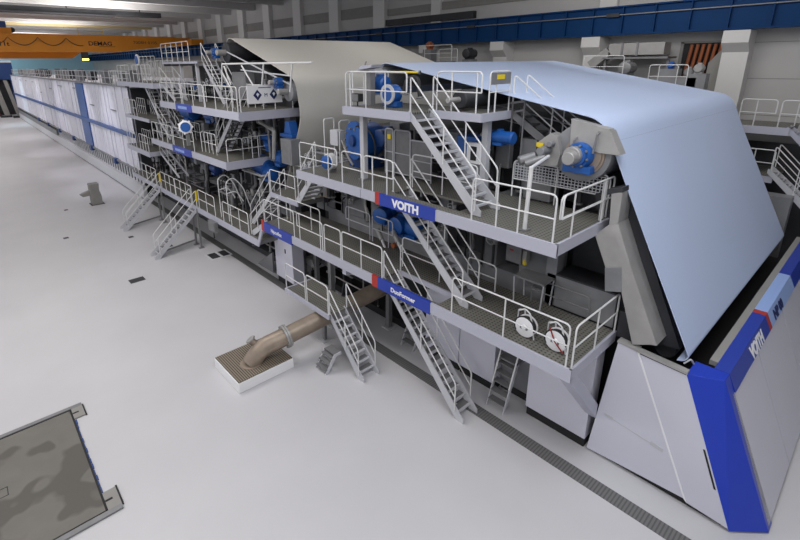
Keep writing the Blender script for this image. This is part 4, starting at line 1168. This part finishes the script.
# tall rail frame above the tending platform
t = thing('lifting_frame', 'tall thin pipe frame with diagonals above the diamond board', 'frame', (9.9, 20, ZP))
x = 10.2
a = P(222, 64, x=x); c = P(312, 62.5, x=x)
b = MB(); b.tube([a, c], .04, 8); b.build('top_bar', M['rail'], t)
for px0, py0, px1, py1, nm in ((222, 64, 222, 90, 'post'), (263.5, 64, 262, 85, 'post'), (292, 64, 290, 92, 'post'), (224, 66, 231, 85, 'brace'), (241.5, 65.5, 253.5, 86, 'brace'), (222.5, 73, 233, 92, 'brace')):
    b = MB(); b.tube([P(px0, py0, x=x), P(px1, py1, x=x)], .035, 8); b.build(nm, M['rail'], t)
# long diagonal bars beside cream felt
for i, (q0, q1) in enumerate((((227, 52), (291, 85)), ((241, 70), (291, 76)))):
    pipe([P(*q0, x=11.0), P(*q1, x=11.0)], .035, ['long sloping pale bar along the lower edge of the cream felt', 'flat pale bar behind the tall pipe frame'][i], M['stair'], None, False)
# left cluster platforms
ZW = 2.45
ZA = 9.0
deck('short pale platform at the corner of the white dryer hood', 'hood_platform', [(9.05, 11.5, 29.6, 37.2)], ZA, [((9.02, 29.55), (9.02, 37.3), .3), ((9.0, 29.55), (11.5, 29.55), .3)])
guard([(9.06, 37, ZA), (9.06, 34.2, ZA)], 'left rail bay of the platform at the dryer hood corner', spacing=.8)
guard([(9.06, 33.4, ZA), (9.06, 29.8, ZA)], 'right rail bay of the platform at the dryer hood corner', spacing=1.0)
guard([(10.4, 37, ZA), (10.4, 33.0, ZA)], 'rear rail bay of the platform at the dryer hood corner', spacing=.8, h=1.6)
stair((9.6, 31.2, ZA - 2.25 + .05), (9.6, 33.4, ZA), (1, 0, 0), .7, 'stair hanging below the platform at the dryer hood corner', n=10)
stair((9.5, 27.6, ZP), (9.5, 29.5, ZA), (1, 0, 0), .7, 'short stair joining the tending platform and the hood platform', n=5)
ZI = 6.78
deck('middle landing beside the end of the white dryer hood', 'hood_landing', [(9.05, 11.5, 31.4, 36.5)], ZI, [((9.02, 31.4), (9.02, 36.5), .22)])
guard([(9.06, 36.4, ZI), (9.06, 33.9, ZI)], 'rail of the middle landing beside the dryer hood', spacing=.6)
stair((9.6, 29.6, ZQ), (9.6, 31.4, ZI), (1, 0, 0), .7, 'short stair from the lower tending platform to the middle landing', n=5)
ZJ = 4.55
deck('low grey landing at the foot of the dryer hood end', 'hood_landing', [(9.05, 11.5, 32.3, 37.4)], ZJ, [((9.02, 32.3), (9.02, 37.4), .34), ((9.0, 32.3), (11.5, 32.3), .3)])
guard([(9.06, 37.2, ZJ), (9.06, 35.2, ZJ)], 'left rail of the low landing at the dryer hood end', spacing=.6)
guard([(9.06, 34.3, ZJ), (9.06, 32.5, ZJ)], 'right rail of the low landing at the dryer hood end', spacing=.6)
stair((10.3, 33.0, ZJ), (10.3, 35.0, ZI), (1, 0, 0), .7, 'stair between the low and the middle landing at the dryer hood end', n=10)
guard([(10.6, 28.4, ZP), (10.6, 25.8, ZP)], 'inner rail bay of the upper tending platform under the high gallery', spacing=.8)
guard([(10.7, 22.0, ZP), (10.7, 19.6, ZP)], 'inner rail bay of the upper tending platform behind the diamond board', spacing=.9)
guard([(10.7, 30.6, ZQ), (10.7, 27.6, ZQ)], 'inner left rail bay of the lower tending platform', spacing=.7)
guard([(9.5, 24.0, ZQ), (9.5, 22.6, ZQ)], 'rail beside the foot of the stair under the diamond board', spacing=.5)
guard([(9.9, 36.6, ZI), (9.9, 34.8, ZI)], 'second rail of the middle landing beside the dryer hood', spacing=.5)
guard([(10.0, 36.9, ZJ), (10.0, 34.9, ZJ)], 'second rail of the low landing at the dryer hood end', spacing=.5)
guard([(11.0, 21.6, ZW), (11.0, 19.3, ZW)], 'inner rail of the low walkway behind the hoop rails', spacing=.6, m=M['gsteel'])
guard([(9.5, 41.5, 8.62), (9.5, 38.0, 8.62)], 'rail on the dryer hood roof next to its front corner', spacing=.7)
guard([(10.8, 36.0, ZA), (10.8, 31.0, ZA)], 'tall rear rail above the stair of the hood platform', spacing=.7, h=1.3)
stair((9.6, 29.0, 3.3), (9.6, 31.9, ZJ), (1, 0, 0), .6, 'small stair rising to the low landing at the dryer hood end', n=6)
b = MB(); b.box(10.0, 10.1, 28.9, 29.0, ZW, 3.3); tag(b.build('stair_prop', M['gsteel']), 'short grey prop under the small stair to the low landing', 'prop')
# left low walkway z 2.45
D5 = deck('low walkway reached by the two floor stairs on the left', 'low_walkway', [(9.05, 10.9, 17.95, 37)], ZW, [((9.02, 17.95), (9.02, 37), .3)])
b = MB(); b.prism([(8.98, 17.95, ZW - .3), (8.98, 17.4, ZL - .4), (8.98, 17.4, ZL), (8.98, 17.95, ZW)], (.07, 0, 0)); b.build('fascia', M['lav'], D5)
stair((9.2, 18.9, ZW), (9.2, 17.45, ZL), (1, 0, 0), .65, 'short stair from the low walkway up to the lower front walkway', n=5, rail_low=.02)
for i, (a, c) in enumerate(((36.8, 33.9), (33.8, 31.8), (30.9, 28.4), (28.3, 25.7), (24.7, 22.6), (21.6, 18.9))):
    guard([(9.06, a, ZW), (9.06, c, ZW)], ['leftmost rail bay of the low walkway', 'rail bay just left of the rear floor stair', 'rail bay just right of the rear floor stair', 'rail bay just left of the second floor stair', 'rail bay right of the second floor stair head', 'rail bay of the low walkway beside the step up'][i], spacing=.85)
for i, y in enumerate((31.0, 24.95)):
    stair((6.45, y, 0), (9.0, y, ZW), (0, 1, 0), .72, ['rear floor stair on the left with open treads', 'second floor stair on the left nearer the camera'][i], n=11, rail_low=.1)
    for j, xx in enumerate((9.0,)):
        t = thing('support_column', ['grey post pair under the head of the rear floor stair', 'grey post pair under the head of the second floor stair'][i], 'column', (9.0, y, 0), 'columns under the walkways')
        for q in (y + .02, y + .75):
            b = MB(); b.box(8.93, 9.03, q - .05, q + .05, .02, ZW - .1); b.build('shaft', M['gsteel'], t)
            b = MB(); b.box(8.83, 9.13, q - .12, q + .12, 0, .02); b.build('foot_plate', M['gsteel'], t)
        b = MB(); b.beam((6.9, y + .75, .06), (8.95, y + .75, .3), .06, .08); b.build('tie_bar', M['gsteel'], t)
    b = MB(); b.box(8.97, 9.05, y - .12, y - .03, ZW + .35, ZW + .95); tag(b.build('safety_plate', M['yellow']), ['yellow plate at the head of the rear floor stair', 'yellow plate at the head of the second floor stair'][i], 'safety plate', 'yellow plates')
# hooped ladder on the low walkway
for i, y in enumerate((22.3, 21.35)):
    t = thing('hooped_rail', ['left curved hoop rail of the ladder on the low walkway', 'right curved hoop rail of the ladder on the low walkway'][i], 'hoop rail', (9.3, y, ZW), 'curved hoop rails')
    b = MB(); b.tube([(9.25, y, ZW), (9.25, y, 4.5), (9.6, y - .1, 4.7), (10.0, y - .25, 4.2), (10.3, y - .3, ZW + .6)], .028, 8, .5); b.build('hoop', M['rail'], t)
    b = MB(); b.tube([(9.25, y, 3.9), (9.7, y - .1, 4.0), (10.0, y - .2, 3.4)], .025, 8, .3); b.build('inner_rail', M['rail'], t)
p = P(213, 217, x=8.93)
t = unit((8.88, p.y, 1.95), (.2, .8, .55), 'grey box hanging below the low walkway right of the second stair', M['gsteel'])
b = MB(); b.prism([(10.3, 19.2, 0), (10.3, 20.8, 0), (10.3, 19.2, 1.1)], (.1, 0, 0)); tag(b.build('wedge_guard', M['msteel']), 'grey triangular guard plate on the floor under the low walkway', 'guard plate')
# landing going up to the VOITH deck
ZK = 4.5
deck('short landing between the low walkway and the VOITH walkway', 'stair_landing', [(9.95, 11.3, 15.95, 18.2)], ZK, [((9.92, 15.9), (9.92, 18.2), .2)])
stair((9.95, 20.3, ZW), (9.95, 18.2, ZK), (1, 0, 0), .75, 'stair from the low walkway up to the short landing', n=10, rail_low=.02)
stair((9.95, 16.0, ZK), (9.95, 14.45, ZU), (1, 0, 0), .75, 'stair from the short landing up to the VOITH walkway', n=8, rails=(1, 0))
guard([(9.95, 18.15, ZK), (9.95, 16.1, ZK)], 'front rail of the short landing behind the far blue plate', (.4,))
guard([(11.2, 18.15, ZK), (11.2, 16.1, ZK)], 'rear rail of the short landing', (.5,))
# blue wheel, bearings, motors in cluster
p = P(185.5, 127, x=8.9)
t = thing('service_disc', 'blue disc with a white toothed rim hung outside the lower tending platform rail', 'disc', (8.9, p.y, ZQ))
dv = Vector((-.4, -1, .05)).normalized(); pc = Vector((8.9, p.y, p.z)); du = Vector((0, 0, 1)).cross(dv).normalized(); dw = dv.cross(du)
b = MB(); b.lathe(pc, dv, [(0, .34), (.08, .34), (.1, .31)], 32); b.build('rim', M['white'], t)
b = MB(); b.lathe(pc + dv * .1, dv, [(0, .25), (.04, .25)], 32); b.build('disc', M['blue'], t)
for k in range(7):
    a = k * 2 * math.pi / 7 + .9; c = pc + (du * math.cos(a) + dw * math.sin(a)) * .34; b = MB(); b.cyl(c, c + dv * .08, .06, 8); b.build('lug', M['white'], t)
b = MB(); b.box(8.88, 9.06, p.y - .03, p.y + .09, ZQ + .3, p.z); b.build('stand', M['gsteel'], t)
p = P(138, 60, x=9.8)
t = thing('service_disc', 'small blue disc with a white rim above the hood platform', 'disc', (9.8, p.y, ZA))
b = MB(); b.lathe((9.8, p.y, p.z), (-1, 0, 0), [(0, .36), (.08, .36)], 24); b.build('rim', M['white'], t)
b = MB(); b.lathe((9.72, p.y, p.z), (-1, 0, 0), [(0, .26), (.05, .26)], 24); b.build('disc', M['blue'], t)
b = MB(); b.box(9.75, 9.9, p.y - .06, p.y + .06, ZA, p.z); b.build('stand', M['gsteel'], t)
p = P(326, 168, x=9.6)
t = thing('service_disc', 'round blue cap with a white ring on the upper walkway left end', 'disc', (9.7, p.y, ZU))
b = MB(); b.lathe((9.9, p.y, 6.62), (-1, 0, 0), [(0, .3), (.2, .3), (.22, .25)], 28); b.build('ring', M['rail'], t)
b = MB(); b.lathe((9.68, p.y, 6.62), (-1, 0, 0), [(0, .24), (.12, .24), (.14, .2)], 28); b.build('cap', M['blue'], t)
b = MB(); b.box(9.7, 10.0, p.y - .1, p.y + .1, ZU, 6.4); b.build('stand', M['gsteel'], t)
bearing(11.0, P(216, 51, x=10.9).y, 10.62, .22, 'blue bearing at the upper left corner of the cream felt', nub=True)
bearing(11.0, P(279, 80, x=10.9).y, 9.25, .2, 'blue bearing at the lower left corner of the cream felt', nub=True)
b = MB()
p = P(287, 125, x=11.2)
t = thing('blue_column', 'bright blue pillar standing beside the cream felt under the tending platform', 'pillar', (11.2, p.y, ZQ))
b = MB(); b.prism([(11.2, p.y - .3, 6.95), (11.2, p.y + .3, 6.95), (11.2, p.y + .15, 7.5), (11.2, p.y - .15, 7.5)], (.4, 0, 0)); b.build('pillar', M['blue'], t)
b = MB(); b.box(11.1, 11.8, p.y - .5, p.y + .5, 6.8, 6.95); b.build('base', M['blue'], t)
unit((11.1, p.y - .35, 6.2), (.5, .9, 1.15), 'grey box below the bright blue pillar beside the cream felt')
for i, (px, py, x, r, L) in enumerate(((190, 112, 10.8, .4, 1.6), (212, 115, 11.0, .35, 1.2), (263, 165, 11.2, .42, 1.2), (270, 172, 11.2, .35, 1.0), (281, 158, 11.3, .3, .8), (216, 168, 10.9, .3, .8), (158, 150, 11.0, .28, .8))):
    p = P(px, py, x=x)
    motor((x, p.y, p.z), (0, 1, 0), L, r, ['wide blue motor below the left name plate', 'blue motor right of the wide one under the upper tending platform', 'blue motor right of the lower tending platform corner', 'lower blue motor beside the step up', 'small blue motor close to the cream felt edge', 'dark blue motor above the hoop rails', 'blue motor near the dryer hood end'][i], M['blue'] if i < 5 else M['dblue'])
pipe([P(259, 121, x=11.0), P(270, 128, x=11.0), P(274, 130, x=11.0), P(274, 160, x=11.0)], .1, 'pale bent pipe column right of the lower tending platform', M['steel'])
clutter('in the low space behind the low walkway', 10.9, 11.6, 18.8, 36, .4, 2.2, 10, 5, 4, 4, 0)
clutter('behind the low walkway rails', 10.2, 11.6, 19.2, 36, 2.5, 5.2, 26, 12, 14, 8, 2)
clutter('on the lower tending platform', 10.9, 12.0, 19.5, 34, 5.65, 7.7, 24, 10, 14, 6, 3)
clutter('by the landings at the dryer hood end', 10.9, 11.7, 30.5, 37.2, 4.7, 8.8, 20, 8, 8, 5, 1)
clutter('on the upper tending platform', 11.0, 12.0, 19.3, 30, 8.1, 9.6, 18, 8, 10, 5, 2)
clutter('beside the cream felt left of the gearbox drum', 11.0, 11.9, 14.2, 17.2, 4.6, 6.6, 8, 4, 7, 3, 0)
unit((10.9, 21.8, 9.0), (.5, 1.4, 1.3), 'pale grey cabinet behind the tall pipe frame', M['gsteel'])
t = thing('instrument_stand', 'white pipe stand with instruments left of the gearbox drum', 'stand', (10.9, 14.6, ZU))
for y in (15.2, 14.2):
    b = MB(); b.tube([(10.9, y, ZU), (10.9, y, 7.9), (11.4, y, 7.9), (11.4, y, ZU)], .025, 8, .1); b.build('hoop', M['rail'], t)
b = MB(); b.box(10.95, 11.3, 14.4, 14.9, 6.9, 7.5); b.build('instrument_box', M['stair'], t, .02)
b = MB(); b.tube([(11.1, 14.3, 7.1), (10.9, 13.7, 6.6), (10.9, 13.4, 6.3)], .05, 8); b.build('strut', M['steel'], t)

# ================================================================== DRYER HOOD
HX = 9.65
t = thing('dryer_hood', 'very long white ribbed dryer hood reaching to the far end of the hall', 'dryer hood', (HX, 80, 0))
b = MB()
y = 37.6
profile = []
while y < 120:
    w = rnd.choice((.5, .6, .9, 1.2)); d = rnd.choice((0, 0, .06)); g = rnd.choice((.08, .12, .25))
    profile += [(HX + d, y), (HX + d, min(y + w, 120)), (HX + .14, min(y + w, 120)), (HX + .14, min(y + w + g, 120))]
    y += w + g
vs = [(x_, y_, 2.35) for x_, y_ in profile] + [(x_, y_, 8.55) for x_, y_ in profile]
n = len(profile)
b.add(vs, [(i, i + n, i + 1 + n, i + 1) for i in range(n - 1)])
b.build('ribbed_wall', M['hood'], t)
b = MB(); b.box(HX + .15, 22, 37.7, 120, 2.35, 8.5); b.build('hood_body', M['hood'], t)
b = MB(); b.box(HX + .2, 21.9, 37.6, 37.7, 2.35, 8.45); b.build('dark_end_sheet', M['mdark'], t)  # dark sheet added over the pale hood end to darken this corner
b = MB(); b.box(HX - .06, HX + .1, 52.9, 56.2, 2.4, 8.45); o = b.build('door_panel', M['hoodblue'], t); o['label'] = 'tall blue door panel'
b = MB(); b.box(HX - .16, HX + .05, 37.6, 120, 4.85, 5.15); o = b.build('side_rail', M['hoodblue'], t); o['label'] = 'long blue rail along the hood'
b = MB(); b.box(HX - .12, HX + .15, 37.6, 120, 8.5, 8.62); b.build('top_edge', M['gsteel'], t)
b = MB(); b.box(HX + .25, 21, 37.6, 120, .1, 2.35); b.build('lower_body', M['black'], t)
b = MB(); b.box(HX - .02, HX + .25, 37.6, 120, 0.12, 1.1); b.build('plinth', M['plinth'], t)
for i in range(44):
    yy = 38.0 + i * .85; b = MB(); b.box(HX + .2, HX + .25, yy, yy + .36, 1.1, 2.2); b.build('vent_post', M['plinth'], t)
b = MB(); b.box(HX, HX + .25, 75.4, 120, 1.1, 1.8); b.build('skirt_band', M['msteel'], t)
b = MB(); b.box(HX - .1, HX + .2, 37.6, 120, 2.2, 2.36); b.build('lower_edge', M['msteel'], t)
for i in range(6):
    yy = 44 + i * 9; b = MB(); b.box(HX - .25, HX + .02, yy, yy + .6, 1.95, 2.4); tag(b.build('spot_lamp', M['dblue']), 'small dark blue box fixed low on the dryer hood', 'box', 'blue boxes along the hood foot')
for i in range(10):
    yy = 42 + i * 7.6 + rnd.uniform(-1, 1); zz = rnd.choice((6.6, 7.4, 7.9)); b = MB(); b.beam((HX - .07, yy, zz), (HX - .07, yy + rnd.uniform(1, 2.4), zz), .05, .08); tag(b.build('door_bar', M['gsteel']), 'short grey bar fixed on the upper part of the dryer hood', 'bar', 'grey bars on the hood')
# rail on hood
t = thing('guard_rail', 'long rail on top of the dryer hood', 'guard rail', (9.9, 80, 8.62), RG)
for z in (9.1, 9.62):
    b = MB(); b.tube([(9.9, 37.8, z), (9.9, 119, z)], .03, 6); b.build('top_rail' if z > 9.5 else 'mid_rail', M['stair'], t)
for i in range(48):
    yy = 38 + i * 1.7; b = MB(); b.box(9.87, 9.93, yy, yy + .06, 8.6, 9.62); b.build('post', M['stair'], t)
for i in range(22):
    yy = 40 + i * 3.6 + rnd.uniform(-1, 1)
    unit((10.6 + rnd.random(), yy, 9.15), (.6, rnd.uniform(.6, 1.4), rnd.uniform(.7, 1.3)), 'small machine unit standing on the dryer hood roof', rnd.choice((M['gsteel'], M['msteel'], M['mdark'])), 'units on the hood roof')
# far end machinery
specs = ((3.2, 5.0, 126, 128, 0, 9.5, M['mdark'], 'dark upright machine part at the far end of the hall'), (5.6, 6.4, 127, 128, 0, 7.5, M['red'], 'red upright part at the far end of the hall'),
         (7.0, 7.9, 124, 125, 0, 7.5, M['wallband'], 'pale slanting panel at the far end, left of two'), (8.9, 9.5, 121.5, 122.5, 0, 7.5, M['wallband'], 'pale slanting panel at the far end, right of two'))
for x0, x1, y0, y1, z0, z1, m, lab in specs:
    t = thing('end_machine', lab, 'machine part', (x0, y0, 0))
    b = MB(); b.prism([(x0 + .6, y0, z0), (x1 + .6, y0, z0), (x1 - .5, y0, z1), (x0 - .5, y0, z1)], (0, y1 - y0, 0)); b.build('panel', m, t)
    b = MB(); b.box(x0 - .2, x1 + .8, y0 - .2, y1, 0, .4); b.build('foot', M['mdark'], t)
t = thing('end_gantry', 'dark blue gantry with a bright top strip at the far end of the hall', 'gantry', (4, 130, 0))
b = MB(); b.box(-6, 11, 129, 131, 7.5, 11); b.build('bridge', M['dblue'], t)
b = MB(); b.box(-6, 11, 129.3, 130.7, 11, 11.4); b.build('top_strip', M['white'], t)
for x in (-4, 4.5, 10.2):
    b = MB(); b.box(x, x + .7, 129, 131, 0, 7.5); b.build('leg', M['dblue'], t)
b = MB(); b.box(-6, 11, 131, 133, 0, 7.5); b.build('rear_screen', M['mdark'], t)

# ================================================================== DRIVE SIDE
t = deck('grey walkway deck on the drive side behind the bluish fabric', 'drive_walkway', [(24.6, 27, 2.9, 8)], 7.35, [((24.58, 2.9), (24.58, 8), .3)])
guard([(24.65, 4.6, 7.35), (24.65, 3.45, 7.35)], 'left rail bay on the drive side right of the fabric', (.45,), loop=(0, 1))
guard([(24.65, 3.3, 7.35), (24.65, 2.4, 7.35)], 'right rail bay on the drive side at the photo edge', (), )
stair((24.7, 1.2, 5.6), (24.7, 2.9, 7.35), (1, 0, 0), .8, 'white stair running down on the drive side at the right edge', n=8, rails=(0, 1), m=M['lav'])
stair((24.2, 1.4, 4.0), (24.2, 3.1, 5.7), (1, 0, 0), .8, 'lower stair on the drive side at the right edge', n=8)
guard([(24.4, 4.4, 5.4), (24.4, 3.1, 5.4)], 'rail of the lower landing on the drive side', (.5,))
deck('lower grey landing on the drive side', 'drive_walkway', [(24.3, 27, 3.0, 8)], 5.4, [((24.28, 3.0), (24.28, 8), .25)])
b = MB(); b.box(27.2, 29.9, -5.5, 9.9, 0, 6.4); tag(b.build('drive_casing', M['mdark']), 'dark drive casing behind the drive side landings', 'casing')
b = MB(); b.box(23.6, 24.2, 2.2, 3.2, 0, 4.8); tag(b.build('drive_frame_column', M['msteel']), 'grey frame column behind the right edge of the fabric', 'column')
# rear gallery items behind the top edge of the fabric
for i, (px, py, w) in enumerate(((604, 57, 1.0), (664, 66, .6), (674, 66, .6), (438, 46, 1.2), (448, 50, .8))):
    p = P(px, py, x=25.5)
    guard([(25.5, p.y + w, p.z - 1.0), (25.5, p.y - w, p.z - 1.0)], ['white rail end peeping over the fabric below the blue girder', 'left small rail hoop beside the wall duct', 'right small rail hoop beside the orange pipes', 'left rail behind the cream felt under the blue girder', 'right rail behind the cream felt under the blue girder'][i], ())
    b = MB(); b.box(25.4, 26.4, p.y - w * .7, p.y + w * .7, 8.62 if p.y > 10 else 0, p.z - 1.0); tag(b.build('drive_gallery_block', M['msteel']), ['drive block under the white rail end', 'drive block under the left small hoop', 'drive block under the right small hoop', 'drive block under the left rear rail', 'drive block under the right rear rail'][i], 'drive block', 'drive blocks behind the fabric')
for i, (px, py) in enumerate(((628, 66), (672, 63), (690, 70), (700, 66), (470, 52), (430, 44))):
    p = P(px, py, x=27)
    rr_ = (.32, .14, .2, .2, .3, .22)[i]
    motor((27, p.y, p.z - .1), (1, 0, 0), 1.0 if i in (0, 4) else .5, rr_, ['grey fan drive under the wall duct', 'small blue drive head beside the duct', 'grey drive head before the orange pipes', 'second grey drive head before the orange pipes', 'dark drive head behind the upper end of the fabric', 'brown drive head behind the cream felt'][i], (M['gsteel'], M['blue'], M['gsteel'], M['steel'], M['mdark'], M['copper'])[i])
    b = MB(); b.box(26.7, 27.3, p.y - .4, p.y + .4, 8.62 if p.y > 9.5 else (6.42 if p.y > -5 else 0), p.z - .1 - rr_ * 1.25); tag(b.build('drive_pedestal', M['msteel']), ['pedestal of the fan drive under the duct', 'pedestal of the blue drive head', 'pedestal of the first grey drive head', 'pedestal of the second grey drive head', 'pedestal of the dark drive head', 'pedestal of the brown drive head'][i], 'pedestal', 'drive pedestals')
mb = MB(); mb.box(25.2, 29.9, 10, 60, 0, 8.6); tag(mb.build('drive_gallery', M['mdark']), 'dark drive gallery block along the right wall', 'gallery')

# ================================================================== LIGHT
w = bpy.data.worlds.new('world'); scene.world = w; w.use_nodes = True
bg = w.node_tree.nodes['Background']
bg.inputs['Color'].default_value = (.86, .9, 1.0, 1); bg.inputs['Strength'].default_value = .42


def area(loc, sx, sy, power, col=(1, 1, 1), rot=(0, 0, 0), name='lamp'):
    l = bpy.data.lights.new(name, 'AREA'); l.shape = 'RECTANGLE'; l.size = sx; l.size_y = sy; l.energy = power; l.color = col
    o = bpy.data.objects.new(name, l); o.location = loc; o.rotation_euler = rot; COL.objects.link(o)
    return o


for x in (-10, 4, 20):
    for y in (2, 20, 40, 60, 85, 110):
        area((x, y, 16.3), 3.0, 8.0, {-10: 1000, 4: 620, 20: 300}[x] * {2: .62, 20: 1.0, 40: .3, 60: .3, 85: .45, 110: .9}[y] * (.4 if x == 20 and 10 < y < 50 else 1.0), (1.0, .97, .95), name='overhead_light')
for x in (-4, 8, 20):
    area((x, -10, 15.5), 6, 3, {-4: 380, 8: 170, 20: 0.1}[x], (.95, .97, 1.0), (math.radians(28), 0, 0), name='overhead_light')  # added panels behind the camera, unseen, to brighten the machine front
for y in (62, 92, 122):
    for x in (0, 14):
        area((x, y, 14.2), 9, 9, 800, (1.0, .97, .95), (math.pi, 0, 0), name='uplight_fill')  # added upward panels, not visible themselves, to brighten the ceiling
area((0, 136, 9), 8, 8, 900, (.75, .95, 1.0), (math.radians(90), 0, 0), name='end_wall_fill')  # added fill out of view, stands in for daylight on the end wall
area((22, 10, 14.5), 2, 8, 180, (1.0, .98, .96), (0, math.radians(-70), 0), name='wall_fill')  # unseen fill panel aimed at the right wall to brighten it
area((16, 7, 16.0), 4, 4, 70, (.96, .98, 1.0), name='overhead_light')  # extra panel added above the bluish fabric to brighten it
area((8, 3, 16.2), 5, 5, 330, (.85, .92, 1.0), name='overhead_light')
def spot(loc, to, power, ang, col):
    l = bpy.data.lights.new('hood_spot', 'SPOT'); l.energy = power; l.spot_size = math.radians(ang); l.spot_blend = .8; l.color = col; l.shadow_soft_size = .3
    o = bpy.data.objects.new('hood_spot', l); o.location = loc
    o.rotation_euler = (Vector(to) - Vector(loc)).to_track_quat('-Z', 'Y').to_euler(); COL.objects.link(o)
for y, c, pw in ((44, (.9, .88, 1.0), 2500), (52, (.92, .88, 1.0), 2500), (68, (.95, .9, 1.0), 2500), (85, (.9, .92, 1.0), 2500), (105, (.6, .9, 1.0), 4000)):
    spot((4.5, y, 13.5), (9.6, y + .5, 1.8), pw * .42, 50, c)

vs_ = scene.view_settings
vs_.view_transform = 'Standard'; vs_.look = 'None'; vs_.gamma = 1.0; vs_.exposure = 0.66; vs_.use_curve_mapping = False
scene.display_settings.display_device = 'sRGB'
for o in bpy.data.objects:
    if '_o' in o.keys(): del o['_o']
